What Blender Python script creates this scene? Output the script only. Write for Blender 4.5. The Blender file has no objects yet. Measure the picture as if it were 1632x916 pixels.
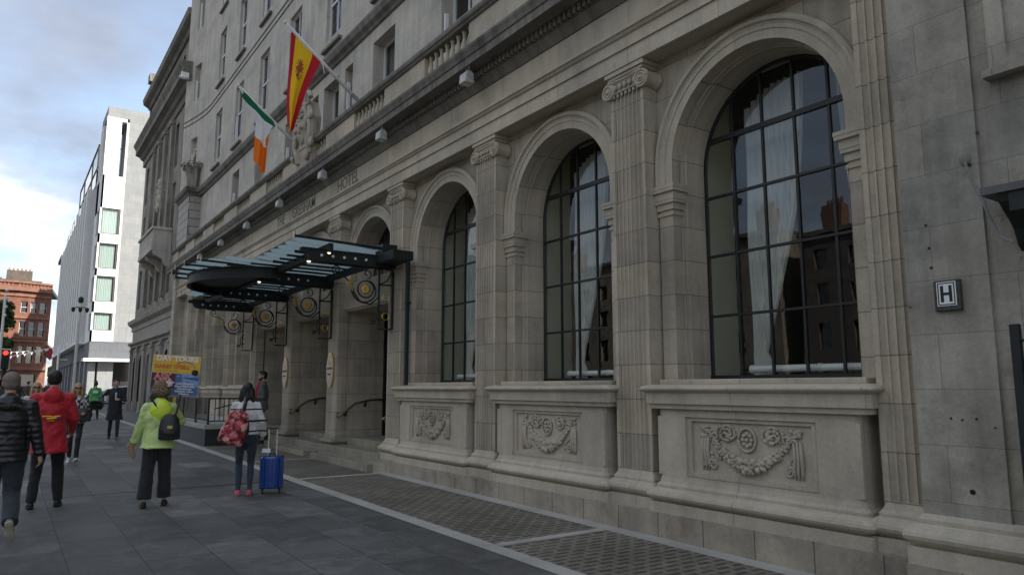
import bpy, bmesh, math, random
from mathutils import Vector, Matrix, Euler, noise as mnoise
random.seed(7)
PI = math.pi
scene = bpy.context.scene
COL = scene.collection
G = 0.0078                     # the pavement climbs gently along the street
def gz(y): return G * max(-40, min(y, 130))

# ------------------------------------------------------------------ materials
def new_mat(name):
    m = bpy.data.materials.new(name); m.use_nodes = True
    nt = m.node_tree; b = nt.nodes['Principled BSDF']
    return m, nt, b
def ramp(nt, fac, stops):
    r = nt.nodes.new('ShaderNodeValToRGB'); e = r.color_ramp.elements
    while len(e) < len(stops): e.new(0.5)
    for i, (p, c) in enumerate(stops):
        e[i].position = p; e[i].color = (c[0], c[1], c[2], 1) if not isinstance(c, (int, float)) else (c, c, c, 1)
    nt.links.new(fac, r.inputs[0]); return r.outputs[0]
def noise(nt, vec, scale, detail=4, rough=.55, scl=None):
    if scl:
        mp = nt.nodes.new('ShaderNodeMapping'); mp.inputs['Scale'].default_value = scl
        nt.links.new(vec, mp.inputs['Vector']); vec = mp.outputs[0]
    n = nt.nodes.new('ShaderNodeTexNoise'); n.inputs['Scale'].default_value = scale
    n.inputs['Detail'].default_value = detail; n.inputs['Roughness'].default_value = rough
    nt.links.new(vec, n.inputs['Vector']); return n.outputs['Fac']
def mult(nt, a, b, fac=1.0, mode='MULTIPLY'):
    m = nt.nodes.new('ShaderNodeMix'); m.data_type = 'RGBA'; m.blend_type = mode
    m.inputs[0].default_value = fac
    for s, k in ((a, 6), (b, 7)):
        if isinstance(s, tuple): m.inputs[k].default_value = (*s, 1)
        else: nt.links.new(s, m.inputs[k])
    return m.outputs[2]
def bump(nt, b, h, strength, dist):
    n = nt.nodes.new('ShaderNodeBump'); n.inputs['Strength'].default_value = strength
    n.inputs['Distance'].default_value = dist
    nt.links.new(h, n.inputs['Height']); nt.links.new(n.outputs[0], b.inputs['Normal'])
def wallcoord(nt):
    g = nt.nodes.new('ShaderNodeNewGeometry')
    sp = nt.nodes.new('ShaderNodeSeparateXYZ'); nt.links.new(g.outputs['Position'], sp.inputs[0])
    sn = nt.nodes.new('ShaderNodeSeparateXYZ'); nt.links.new(g.outputs['True Normal'], sn.inputs[0])
    ab = nt.nodes.new('ShaderNodeMath'); ab.operation = 'ABSOLUTE'; nt.links.new(sn.outputs[0], ab.inputs[0])
    gt = nt.nodes.new('ShaderNodeMath'); gt.operation = 'GREATER_THAN'; gt.inputs[1].default_value = .6
    nt.links.new(ab.outputs[0], gt.inputs[0])
    mx = nt.nodes.new('ShaderNodeMix'); mx.data_type = 'FLOAT'
    nt.links.new(gt.outputs[0], mx.inputs[0]); nt.links.new(sp.outputs[0], mx.inputs[2]); nt.links.new(sp.outputs[1], mx.inputs[3])
    cb = nt.nodes.new('ShaderNodeCombineXYZ'); nt.links.new(mx.outputs[0], cb.inputs[0]); nt.links.new(sp.outputs[2], cb.inputs[1])
    return g.outputs['Position'], cb.outputs[0]
def stone(name, base, joints=None, jw=.006, jdark=.45, var=.16, stain=.35, rough=.85, streak=.25, offz=0.0, dirt=(.10,.095,.08)):
    m, nt, b = new_mat(name)
    pos, wc = wallcoord(nt)
    n1 = noise(nt, pos, 1.1, 6, .6)
    n2 = noise(nt, pos, 34, 4, .6)
    n3 = noise(nt, wc, 1.0, 5, .6, scl=(5, .45, 1))
    c = (base[0], base[1], base[2])
    col = ramp(nt, n1, [(.3, tuple(v*(1-stain*.55) for v in c)), (.55, c), (.75, tuple(v*1.1 for v in c))])
    if joints:
        mp = nt.nodes.new('ShaderNodeMapping'); mp.inputs['Location'].default_value = (.17, offz, 0)
        nt.links.new(wc, mp.inputs['Vector'])
        br = nt.nodes.new('ShaderNodeTexBrick'); br.offset = .5
        br.inputs['Scale'].default_value = 1; br.inputs['Brick Width'].default_value = joints[0]
        br.inputs['Row Height'].default_value = joints[1]; br.inputs['Mortar Size'].default_value = jw
        br.inputs['Mortar Smooth'].default_value = .2
        br.inputs['Color1'].default_value = (1-var, 1-var, 1-var, 1); br.inputs['Color2'].default_value = (1.02, .985, .94, 1)
        br.inputs['Mortar'].default_value = (jdark, jdark, jdark, 1); br.inputs['Bias'].default_value = 0
        nt.links.new(mp.outputs[0], br.inputs['Vector'])
        col = mult(nt, col, br.outputs['Color'])
    st = ramp(nt, n3, [(.40, 1.0), (.66, 1-streak)])
    col = mult(nt, col, st)
    n9 = noise(nt, wc, 1.0, 6, .7, scl=(.7, .8, 1)); col = mult(nt, col, ramp(nt, n9, [(.36, 1-stain*.5), (.5, 1.0), (.66, 1.05)]))
    gr = ramp(nt, n2, [(.3, .9), (.7, 1.06)])
    col = mult(nt, col, gr)
    n4 = noise(nt, pos, 6.5, 6, .7)
    sp = ramp(nt, n4, [(.62, 0.0), (.74, 1.0)])
    mm = nt.nodes.new('ShaderNodeMix'); mm.data_type = 'RGBA'
    f = nt.nodes.new('ShaderNodeMath'); f.operation = 'MULTIPLY'; f.inputs[1].default_value = stain
    nt.links.new(sp, f.inputs[0]); nt.links.new(f.outputs[0], mm.inputs[0])
    nt.links.new(col, mm.inputs[6]); mm.inputs[7].default_value = (*dirt, 1)
    nt.links.new(mm.outputs[2], b.inputs['Base Color'])
    b.inputs['Roughness'].default_value = rough
    h = mult(nt, n2, (1, 1, 1), 1)
    if joints: h = mult(nt, n2, br.outputs['Fac'], 1, 'SUBTRACT')
    bump(nt, b, h, .35, .012)
    return m
def plain(name, c, rough=.5, metal=0, nscale=0, namt=.2, bumpd=0, coat=0, vec='Object'):
    m, nt, b = new_mat(name)
    b.inputs['Roughness'].default_value = rough; b.inputs['Metallic'].default_value = metal
    if coat: b.inputs['Coat Weight'].default_value = coat
    if nscale:
        tc = nt.nodes.new('ShaderNodeTexCoord')
        n = noise(nt, tc.outputs[vec], nscale, 5, .6)
        nt.links.new(ramp(nt, n, [(.3, tuple(v*(1-namt) for v in c)), (.7, tuple(min(1, v*(1+namt*.6)) for v in c))]), b.inputs['Base Color'])
        if bumpd: bump(nt, b, n, .6, bumpd)
    else: b.inputs['Base Color'].default_value = (*c, 1)
    return m
def cloth(name, c, fold=9, bd=.02, rough=.85, c2=None):
    m, nt, b = new_mat(name); b.inputs['Roughness'].default_value = rough
    tc = nt.nodes.new('ShaderNodeTexCoord')
    n = noise(nt, tc.outputs['Object'], fold, 4, .6); n2 = noise(nt, tc.outputs['Object'], 90, 2, .5)
    d = c2 or tuple(v*.72 for v in c)
    col = ramp(nt, n, [(.35, d), (.6, c)])
    col = mult(nt, col, ramp(nt, n2, [(.3, .86), (.7, 1.05)]))
    nt.links.new(col, b.inputs['Base Color'])
    bump(nt, b, n, .8, bd)
    try: b.inputs['Sheen Weight'].default_value = .15
    except Exception: pass
    return m

M = {}
M['ashlar'] = stone('ashlar', (.56,.492,.385), (1.02,.405), stain=.35, var=.26, offz=.1)
M['ashlar_upper'] = stone('ashlar_upper', (.54,.50,.43), (.95,.42), jw=.004, jdark=.72, var=.10, stain=.3, streak=.2)
M['moulded'] = stone('moulded_stone', (.55,.488,.380), (1.4,7), jw=.005, jdark=.6, var=.14, stain=.35, rough=.95, streak=.14)
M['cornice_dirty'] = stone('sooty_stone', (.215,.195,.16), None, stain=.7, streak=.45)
M['plinth'] = stone('plinth_granite', (.44,.39,.305), (.62,9), jw=.007, jdark=.35, var=.2, stain=.75, rough=.95, streak=.14, dirt=(.06,.065,.055))
M['carving'] = stone('carved_stone', (.50,.44,.34), None, stain=.5, streak=.2)
M['pavilion'] = stone('pavilion_stone', (.46,.435,.36), (1.15,.43), stain=.75, var=.22, offz=.08, jw=.004, jdark=.6)
M['rustic'] = stone('rusticated_stone', (.44,.42,.37), (3.1,.36), jw=.02, jdark=.3, var=.1, stain=.2)
M['step'] = stone('step_stone', (.36,.33,.25), (1.3,8), stain=.4, streak=.2)
M['granite_strip'] = stone('granite_kerb', (.40,.385,.335), None, stain=.4, streak=0)
M['interior_wall'] = plain('interior_cream', (.66,.62,.46), .8, nscale=2, namt=.1)
M['letter'] = plain('dark_letters', (.16,.15,.13), .9)
M['dark_wall'] = stone('dark_limestone', (.33,.30,.245), (.9,.5), stain=.5, var=.16, streak=.4)
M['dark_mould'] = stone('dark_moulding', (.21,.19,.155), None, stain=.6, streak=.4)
M['buff'] = stone('buff_stone', (.36,.33,.27), None, stain=.3)
M['pale_bal'] = stone('pale_balcony_stone', (.55,.51,.43), None, stain=.3)
M['white_clad'] = stone('white_cladding', (.74,.74,.72), (1.6,1.4), jw=.012, jdark=.8, var=.04, stain=.06, streak=.05, dirt=(.5,.5,.5))
M['grey_clad'] = stone('grey_stone_cladding', (.27,.28,.285), (1.5,.75), jw=.012, jdark=.7, var=.10, stain=.12, streak=.08, dirt=(.3,.3,.3))
M['grey_clad2'] = stone('slate_cladding', (.13,.14,.155), (1.5,.75), jw=.012, jdark=.7, var=.10, stain=.12, streak=.08, dirt=(.15,.15,.15))
M['brick'] = stone('red_brick', (.24,.10,.065), (.45,.15), jw=.012, jdark=1.15, var=.25, stain=.35, streak=.3, dirt=(.12,.05,.03))
M['brick_trim'] = stone('terracotta_trim', (.26,.125,.085), None, stain=.3)
M['brown_wall'] = stone('brown_terrace_brick', (.13,.10,.08), (.45,.15), jw=.012, jdark=1.1, var=.2, stain=.3)
M['roof'] = plain('slate_roof', (.07,.075,.085), .6, nscale=3)
M['iron'] = plain('black_green_iron', (.009,.014,.012), .62, nscale=14, namt=.3)
M['iron_window'] = plain('black_window_steel', (.012,.012,.011), .5)
M['gold'] = plain('gilt', (.72,.46,.10), .35, metal=.85, nscale=30, namt=.3)
M['brass'] = plain('brass_rail', (.36,.27,.13), .3, metal=.9)
M['white_paint'] = plain('white_paint', (.78,.78,.75), .45, nscale=6, namt=.06)
M['alu'] = plain('pale_pole', (.74,.72,.67), .4, nscale=8, namt=.12)
M['sash'] = plain('white_sash', (.7,.7,.67), .5)
M['sash_dark'] = plain('dark_sash', (.05,.05,.045), .5)
M['lampbox'] = plain('weathered_pvc', (.50,.50,.46), .6, nscale=12, namt=.35)
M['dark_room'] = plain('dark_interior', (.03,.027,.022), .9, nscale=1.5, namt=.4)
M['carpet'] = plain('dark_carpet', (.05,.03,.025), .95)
M['black'] = plain('black_plastic', (.012,.012,.012), .4)
M['rubber'] = plain('rubber', (.02,.02,.02), .8)
M['skin'] = plain('skin', (.50,.29,.20), .55, nscale=12, namt=.12)
M['skin_dark'] = plain('skin_tanned', (.33,.185,.125), .55, nscale=12, namt=.12)
M['hair_black'] = plain('black_hair', (.012,.010,.009), .5, nscale=40, namt=.5, bumpd=.006)
M['hair_brown'] = plain('brown_hair', (.05,.028,.016), .5, nscale=40, namt=.5, bumpd=.006)
M['hair_blond'] = plain('blond_hair', (.42,.28,.13), .5, nscale=40, namt=.5, bumpd=.006)
M['hair_grey'] = plain('cropped_grey_hair', (.20,.16,.13), .7, nscale=60, namt=.4)

def curtain_mat():
    m, nt, b = new_mat('white_voile'); b.inputs['Base Color'].default_value = (.80,.80,.78,1)
    b.inputs['Roughness'].default_value = .9
    tc = nt.nodes.new('ShaderNodeTexCoord')
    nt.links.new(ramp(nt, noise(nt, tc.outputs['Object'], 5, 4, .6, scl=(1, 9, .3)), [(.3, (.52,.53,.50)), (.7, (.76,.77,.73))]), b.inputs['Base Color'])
    b.inputs['Emission Color'].default_value = (.8,.85,.9,1); b.inputs['Emission Strength'].default_value = 0
    return m
M['curtain'] = curtain_mat()
def glass_mat(name, ior, tint, rough=0.0):
    m = bpy.data.materials.new(name); m.use_nodes = True; nt = m.node_tree
    nt.nodes.remove(nt.nodes['Principled BSDF']); out = nt.nodes['Material Output']
    t = nt.nodes.new('ShaderNodeBsdfTransparent'); t.inputs[0].default_value = (*tint, 1)
    g = nt.nodes.new('ShaderNodeBsdfGlossy'); g.inputs['Roughness'].default_value = rough
    geo = nt.nodes.new('ShaderNodeNewGeometry')
    dt = nt.nodes.new('ShaderNodeVectorMath'); dt.operation = 'DOT_PRODUCT'; nt.links.new(geo.outputs['Incoming'], dt.inputs[0]); nt.links.new(geo.outputs['Normal'], dt.inputs[1])
    def M1(op, a, v=None):
        q = nt.nodes.new('ShaderNodeMath'); q.operation = op; nt.links.new(a, q.inputs[0])
        if v is not None: q.inputs[1].default_value = v
        return q
    q = M1('ABSOLUTE', dt.outputs['Value']); q = M1('MULTIPLY', q.outputs[0], -1); q = M1('ADD', q.outputs[0], 1); q = M1('POWER', q.outputs[0], 5)
    q = M1('MULTIPLY', q.outputs[0], 1-ior); f = M1('ADD', q.outputs[0], ior)
    n = noise(nt, geo.outputs['Position'], 1.7, 2, .5)
    bp = nt.nodes.new('ShaderNodeBump'); bp.inputs['Strength'].default_value = .05; bp.inputs['Distance'].default_value = .02
    nt.links.new(n, bp.inputs['Height']); nt.links.new(bp.outputs[0], g.inputs['Normal'])
    mx = nt.nodes.new('ShaderNodeMixShader')
    nt.links.new(f.outputs[0], mx.inputs[0]); nt.links.new(t.outputs[0], mx.inputs[1]); nt.links.new(g.outputs[0], mx.inputs[2])
    nt.links.new(mx.outputs[0], out.inputs[0]); return m
M['glass'] = glass_mat('window_glass', .085, (.86,.89,.87))
M['glass_dark'] = glass_mat('dim_glass', .14, (.45,.48,.48))
M['glass_green'] = glass_mat('green_glass', .12, (.80,.83,.82))
def canopy_glass():
    m, nt, b = new_mat('frosted_canopy_glass')
    out = nt.nodes['Material Output']
    b.inputs['Base Color'].default_value = (.60,.72,.72,1); b.inputs['Roughness'].default_value = .3
    tl = nt.nodes.new('ShaderNodeBsdfTranslucent'); tl.inputs[0].default_value = (.72,.80,.80,1)
    mx = nt.nodes.new('ShaderNodeMixShader'); mx.inputs[0].default_value = .75
    nt.links.new(b.outputs[0], mx.inputs[1]); nt.links.new(tl.outputs[0], mx.inputs[2])
    nt.links.new(mx.outputs[0], out.inputs[0]); return m
M['canopy_glass'] = canopy_glass()
EACH = {'impost','vestibule_wall','plinth','room_wall','room_floor','inner_reveal','anchor_hole','sill_ledge','pier','side_window','white_fin','chimney','chimney_pot','balcony_bracket','pilaster','roof_glass_frame_','window_pillar','terracotta_band'}
def emis(name, c, s):
    m, nt, b = new_mat(name); b.inputs['Base Color'].default_value = (*c, 1)
    b.inputs['Emission Color'].default_value = (*c, 1); b.inputs['Emission Strength'].default_value = s; return m
M['lit'] = emis('lit_bulb', (1,.80,.5), 1.2)
M['redlight'] = emis('red_signal', (1,.05,.03), 1.0)

def paving():
    m, nt, b = new_mat('dark_paving_slabs')
    g = nt.nodes.new('ShaderNodeNewGeometry'); P = g.outputs['Position']
    mp = nt.nodes.new('ShaderNodeMapping'); mp.inputs['Rotation'].default_value = (0,0,PI/2); nt.links.new(P, mp.inputs['Vector'])
    br = nt.nodes.new('ShaderNodeTexBrick'); br.offset = .5
    br.inputs['Scale'].default_value = 1; br.inputs['Brick Width'].default_value = .9; br.inputs['Row Height'].default_value = .6
    br.inputs['Mortar Size'].default_value = .006; br.inputs['Mortar Smooth'].default_value = .3
    br.inputs['Color1'].default_value = (.074,.073,.067,1); br.inputs['Color2'].default_value = (.128,.126,.114,1)
    br.inputs['Mortar'].default_value = (.03,.034,.035,1); nt.links.new(mp.outputs[0], br.inputs['Vector'])
    n = noise(nt, P, .55, 5, .6); n2 = noise(nt, P, 45, 3, .6); n5 = noise(nt, P, 3.2, 5, .7)
    col = mult(nt, br.outputs['Color'], ramp(nt, n, [(.3, .72), (.7, 1.3)]))
    col = mult(nt, col, ramp(nt, n2, [(.3, .85), (.7, 1.12)]))
    col = mult(nt, col, ramp(nt, n5, [(.35, .8), (.65, 1.12)]))
    b3 = nt.nodes.new('ShaderNodeTexBrick'); b3.offset = .5
    b3.inputs['Scale'].default_value = 1; b3.inputs['Brick Width'].default_value = .9; b3.inputs['Row Height'].default_value = .6; b3.inputs['Mortar Size'].default_value = 0
    b3.inputs['Color1'].default_value = (0,0,0,1); b3.inputs['Color2'].default_value = (1,1,1,1); nt.links.new(mp.outputs[0], b3.inputs['Vector'])
    col = mult(nt, col, ramp(nt, b3.outputs['Color'], [(.0, .82), (.12, 1.0), (.80, 1.0), (.9, 1.30)]))
    n8 = noise(nt, P, 11, 4, .8); col = mult(nt, col, ramp(nt, n8, [(.62, 1.0), (.70, .72)]))
    n7 = noise(nt, P, 1.6, 7, .75)
    col = mult(nt, col, ramp(nt, n7, [(.44, 1.0), (.50, .78), (.56, 1.0)]))
    # chewing-gum specks
    vo = nt.nodes.new('ShaderNodeTexVoronoi'); vo.inputs['Scale'].default_value = 4.2; nt.links.new(P, vo.inputs['Vector'])
    s = ramp(nt, vo.outputs['Distance'], [(.035, 1.0), (.05, 0.0)])
    mm = nt.nodes.new('ShaderNodeMix'); mm.data_type = 'RGBA'; nt.links.new(s, mm.inputs[0]); nt.links.new(col, mm.inputs[6]); mm.inputs[7].default_value = (.11,.12,.12,1)
    nt.links.new(mm.outputs[2], b.inputs['Base Color'])
    nt.links.new(ramp(nt, n, [(.3, .60), (.7, .80)]), b.inputs['Roughness'])
    bump(nt, b, n2, .25, .006)
    return m
M['paving'] = paving()
def vault_lights():
    m, nt, b = new_mat('patterned_setts')
    g = nt.nodes.new('ShaderNodeNewGeometry'); P = g.outputs['Position']
    br = nt.nodes.new('ShaderNodeTexBrick'); br.offset = .5
    br.inputs['Scale'].default_value = 1; br.inputs['Brick Width'].default_value = .21; br.inputs['Row Height'].default_value = .105
    br.inputs['Mortar Size'].default_value = .029; br.inputs['Mortar Smooth'].default_value = .15
    br.inputs['Color1'].default_value = (.055,.051,.040,1); br.inputs['Color2'].default_value = (.095,.088,.068,1)
    br.inputs['Mortar'].default_value = (.185,.168,.13,1); nt.links.new(P, br.inputs['Vector'])
    n = noise(nt, P, .9, 5, .6); n2 = noise(nt, P, 30, 3, .6)
    col = mult(nt, br.outputs['Color'], ramp(nt, n, [(.3, .7), (.7, 1.25)]))
    col = mult(nt, col, ramp(nt, n2, [(.3, .85), (.7, 1.12)]))
    n6 = noise(nt, P, 7, 5, .7); col = mult(nt, col, ramp(nt, n6, [(.35, .72), (.65, 1.2)]))
    nt.links.new(col, b.inputs['Base Color']); b.inputs['Roughness'].default_value = .6
    bump(nt, b, br.outputs['Fac'], .3, .006)
    return m
M['setts'] = vault_lights()
M['asphalt'] = plain('asphalt', (.05,.05,.052), .85, nscale=30, namt=.3)

# ------------------------------------------------------------------ mesh builder
class MB:
    def __init__(s): s.v = []; s.f = []; s.mi = []; s.m = 0
    def add(s, vs, fs):
        o = len(s.v); s.v += [tuple(v) for v in vs]
        for f in fs: s.f.append([i+o for i in f]); s.mi.append(s.m)
        return s
    def box(s, x0, x1, y0, y1, z0, z1):
        return s.add([(x0,y0,z0),(x1,y0,z0),(x1,y1,z0),(x0,y1,z0),(x0,y0,z1),(x1,y0,z1),(x1,y1,z1),(x0,y1,z1)],
            [(0,3,2,1),(4,5,6,7),(0,1,5,4),(1,2,6,5),(2,3,7,6),(3,0,4,7)])
    def quad(s, a, b, c, d): return s.add([a,b,c,d], [(0,1,2,3)])
    def prism_y(s, prof, y0, y1, cap=True):
        n = len(prof); vs = [(x,y0,z) for x,z in prof]+[(x,y1,z) for x,z in prof]
        fs = [(i,(i+1)%n,n+(i+1)%n,n+i) for i in range(n)]
        if cap: fs += [tuple(range(n)), tuple(range(2*n-1,n-1,-1))]
        return s.add(vs, fs)
    def prism_z(s, prof, z0, z1):
        n = len(prof); vs = [(x,y,z0) for x,y in prof]+[(x,y,z1) for x,y in prof]
        fs = [(i,(i+1)%n,n+(i+1)%n,n+i) for i in range(n)]+[tuple(range(n)), tuple(range(2*n-1,n-1,-1))]
        return s.add(vs, fs)
    def prism_x(s, prof, x0, x1):      # prof in (y,z)
        n = len(prof); vs = [(x0,y,z) for y,z in prof]+[(x1,y,z) for y,z in prof]
        fs = [(i,(i+1)%n,n+(i+1)%n,n+i) for i in range(n)]+[tuple(range(n)), tuple(range(2*n-1,n-1,-1))]
        return s.add(vs, fs)
    def tube(s, pts, r, n=8, cap=True):
        pts = [Vector(p) for p in pts]; rs = r if isinstance(r, (list, tuple)) else [r]*len(pts)
        vs = []; up = None
        for i, p in enumerate(pts):
            d = (pts[min(i+1, len(pts)-1)]-pts[max(i-1, 0)]).normalized()
            if up is None:
                up = Vector((0,0,1)) if abs(d.z) < .9 else Vector((1,0,0))
            a = d.cross(up)
            if a.length < 1e-5: a = d.cross(Vector((0,1,0)))
            a.normalize(); b = a.cross(d).normalized(); up = b
            for k in range(n):
                t = 2*PI*k/n; vs.append(p+(a*math.cos(t)+b*math.sin(t))*rs[i])
        fs = []
        for i in range(len(pts)-1):
            for k in range(n): fs.append((i*n+k, i*n+(k+1)%n, (i+1)*n+(k+1)%n, (i+1)*n+k))
        if cap: fs += [tuple(range(n)), tuple(range(len(pts)*n-1, (len(pts)-1)*n-1, -1))]
        return s.add(vs, fs)
    def lathe(s, prof, c, n=12, axis='z'):     # prof (r,h)
        vs = []
        for r, h in prof:
            for k in range(n):
                t = 2*PI*k/n; a, b = r*math.cos(t), r*math.sin(t)
                vs.append((c[0]+a, c[1]+b, c[2]+h) if axis == 'z' else ((c[0]+h, c[1]+a, c[2]+b) if axis == 'x' else (c[0]+a, c[1]+h, c[2]+b)))
        fs = []
        for i in range(len(prof)-1):
            for k in range(n): fs.append((i*n+k, i*n+(k+1)%n, (i+1)*n+(k+1)%n, (i+1)*n+k))
        fs += [tuple(range(n)), tuple(range(len(prof)*n-1, (len(prof)-1)*n-1, -1))]
        return s.add(vs, fs)
    def ball(s, c, r, n=8, m=6, rot=None):
        r = r if isinstance(r, (tuple, list)) else (r,r,r); vs = []; fs = []
        for i in range(m+1):
            t = PI*i/m
            for k in range(n):
                p = 2*PI*k/n; v = Vector((r[0]*math.sin(t)*math.cos(p), r[1]*math.sin(t)*math.sin(p), r[2]*math.cos(t)))
                if rot is not None: v = rot @ v
                vs.append((c[0]+v.x, c[1]+v.y, c[2]+v.z))
        for i in range(m):
            for k in range(n): fs.append((i*n+k, i*n+(k+1)%n, (i+1)*n+(k+1)%n, (i+1)*n+k))
        return s.add(vs, fs)
    def pieces(s):
        n = len(s.v); par = list(range(n))
        def find(a):
            while par[a] != a: par[a] = par[par[a]]; a = par[a]
            return a
        for f in s.f:
            for q in f[1:]: par[find(q)] = find(f[0])
        comp = {}
        for i in range(n): comp.setdefault(find(i), []).append(i)
        bb = []
        for k, ids in comp.items():
            P = [s.v[i] for i in ids]; bb.append([[min(p[a] for p in P)-.003 for a in range(3)], [max(p[a] for p in P)+.003 for a in range(3)], {k}])
        ch = True
        while ch:
            ch = False; out = []
            for q in bb:
                for o in out:
                    if all(q[0][a] <= o[1][a] and q[1][a] >= o[0][a] for a in range(3)):
                        for a in range(3): o[0][a] = min(o[0][a], q[0][a]); o[1][a] = max(o[1][a], q[1][a])
                        o[2] |= q[2]; ch = True; break
                else: out.append(q)
            bb = out
        res = []
        for q in bb:
            m = MB(); mp = {}
            for i in range(n):
                if find(i) in q[2]: mp[i] = len(m.v); m.v.append(s.v[i])
            for f, mi in zip(s.f, s.mi):
                if find(f[0]) in q[2]: m.f.append([mp[i] for i in f]); m.mi.append(mi)
            res.append(m)
        return res
    def each(s, name, mats, parent=None, **k): return [m.build(name, mats, parent, **k) for m in s.pieces()]
    def build(s, name, mats, parent=None, smooth=False, loc=None, bevel=0, merge=False):
        me = bpy.data.meshes.new(name); me.from_pydata(s.v, [], s.f)
        if not isinstance(mats, (list, tuple)): mats = [mats]
        for m in mats: me.materials.append(m)
        if len(mats) > 1:
            for p, i in zip(me.polygons, s.mi): p.material_index = i
        bm = bmesh.new(); bm.from_mesh(me)
        if merge or smooth or bevel: bmesh.ops.remove_doubles(bm, verts=bm.verts, dist=1e-5)
        bmesh.ops.recalc_face_normals(bm, faces=bm.faces); bm.to_mesh(me); bm.free()
        if smooth: me.polygons.foreach_set('use_smooth', [True]*len(me.polygons))
        me.update()
        o = bpy.data.objects.new(name, me); COL.objects.link(o)
        if parent is not None: o.parent = parent
        if loc: o.location = loc
        if bevel:
            b = o.modifiers.new('bevel', 'BEVEL'); b.width = bevel; b.segments = 2; b.limit_method = 'ANGLE'; b.angle_limit = .6
        return o
def tag(o, label=None, cat=None, group=None, kind=None):
    if label: o['label'] = label
    if cat: o['category'] = cat
    if group: o['group'] = group
    if kind: o['kind'] = kind
    return o
def empty(name, loc=(0,0,0), rz=0):
    o = bpy.data.objects.new(name, None); COL.objects.link(o); o.location = loc; o.rotation_euler = (0,0,rz)
    o.empty_display_size = .2; return o
def reloc(e):
    """children were built in world coordinates: keep them there under a moved empty"""
    bpy.context.view_layer.update()
    inv = e.matrix_world.inverted()
    for c in e.children: c.matrix_parent_inverse = inv
def enlarge(objs, k, kz=None):
    kz = kz or k; seen = set()
    def go(o):
        if o.type == 'MESH' and o.data.name not in seen:
            seen.add(o.data.name)
            for v in o.data.vertices: v.co = (v.co.x*k, v.co.y*k, 1.65+(v.co.z-1.65)*kz)
        for c in o.children: go(c)
    for o in objs: go(o)
def text_mesh(body, size, mat, name, parent=None, loc=(0,0,0), rot=(0,0,0), ext=.002, off=0, ax='CENTER', shear=0, sx=1):
    c = bpy.data.curves.new('t', 'FONT'); c.body = body; c.size = size; c.extrude = ext; c.offset = off
    c.align_x = ax; c.align_y = 'CENTER'; c.shear = shear; c.resolution_u = 3
    t = bpy.data.objects.new('t', c); COL.objects.link(t)
    bpy.context.view_layer.update()
    me = bpy.data.meshes.new_from_object(t.evaluated_get(bpy.context.evaluated_depsgraph_get()))
    bpy.data.objects.remove(t); bpy.data.curves.remove(c)
    me.materials.clear(); me.materials.append(mat)
    o = bpy.data.objects.new(name, me); COL.objects.link(o); o.location = loc; o.rotation_euler = rot; o.scale = (sx,1,1)
    if parent is not None: o.parent = parent
    return o
def copy_tree(o, parent=None):
    c = o.copy(); COL.objects.link(c)
    if parent is not None: c.parent = parent
    for ch in list(o.children): copy_tree(ch, c)
    return c

FACE_X = (PI/2, 0, -PI/2)      # flat thing turned to face the street
FACE_Y = (PI/2, 0, 0)          # flat thing turned to face back along the street

# ------------------------------------------------------------------ ground
def sheet(name, mat, x0, x1, y0, y1, dz=0, ny=1, nx=1):
    b = MB()
    ys = [y0+(y1-y0)*i/ny for i in range(ny+1)]
    for i in range(ny):
        b.quad((x0,ys[i],gz(ys[i])+dz),(x1,ys[i],gz(ys[i])+dz),(x1,ys[i+1],gz(ys[i+1])+dz),(x0,ys[i+1],gz(ys[i+1])+dz))
    o = b.build(name, mat); tag(o, kind='structure'); return o
b = MB()
for ya, yb in ((-900,-40),(-40,130),(130,900)):
    b.quad((-900,ya,gz(ya)-.13),(900,ya,gz(ya)-.13),(900,yb,gz(yb)-.13),(-900,yb,gz(yb)-.13))
tag(b.build('road', M['asphalt']), kind='structure')
def slab(name, mat, x0, x1, y0, y1):
    b = MB(); vs = []
    for z in (-.16, 0):
        for (x, y) in ((x0,y0),(x1,y0),(x1,y1),(x0,y1)): vs.append((x,y,gz(y)+z))
    b.add(vs, [(0,3,2,1),(4,5,6,7),(0,1,5,4),(1,2,6,5),(2,3,7,6),(3,0,4,7)])
    return tag(b.build(name, mat), kind='structure')
slab('pavement', M['paving'], -3.2, 30, -40, 49.2)
slab('pavement', M['paving'], -3.2, 30, 66.0, 128)
sheet('paving_band', M['granite_strip'], 4.09, 4.29, -30, 49, .004)
sheet('patterned_paving', M['setts'], 4.29, 5.74, -30, 20.0, .004)
sheet('wall_edging', M['granite_strip'], 5.74, 6.10, -30, 36, .004)
for yy in (.2, 6.30, 12.40, 15.6):
    sheet('cross_strip', M['granite_strip'], 4.29, 5.74, yy, yy+.14, .008)
sheet('joint_strip', plain('drain_slot', (.025,.028,.03), .5), -3.2, 4.09, 12.42, 12.52, .004)
# ------------------------------------------------------------------ hotel
PER = 3.25
PIL = [2.99+PER*k for k in range(10)]          # pilaster centre lines along the street
BAY = [PIL[k]+PER/2 for k in range(9)]
XP, XJ, XW, XG = 6.14, 6.33, 6.37, 6.88         # pilaster face, arch face, wall face, glass
YEND = 35.5
hotel = empty('hotel_building', (8, 17.6, 0))
tag(hotel, 'long grey limestone hotel with arched windows, fluted pilasters and a balustraded cornice', 'building')
HP = []                                          # children in world coordinates
def part(mb, name, mat, parent=None, **k):
    if name in EACH and parent is None:
        r = mb.each(name, mat, None, **k); HP.extend(r); return r[0]
    o = mb.build(name, mat, parent, **k)
    if parent is None: HP.append(o)
    return o
def arch_pts(yc, r, zs, n=28, z0=None):
    p = []
    if z0 is not None: p.append((yc-r, z0))
    for i in range(n+1):
        a = PI-PI*i/n; p.append((yc+r*math.cos(a), zs+r*math.sin(a)))
    if z0 is not None: p.append((yc+r, z0))
    return p
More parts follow.
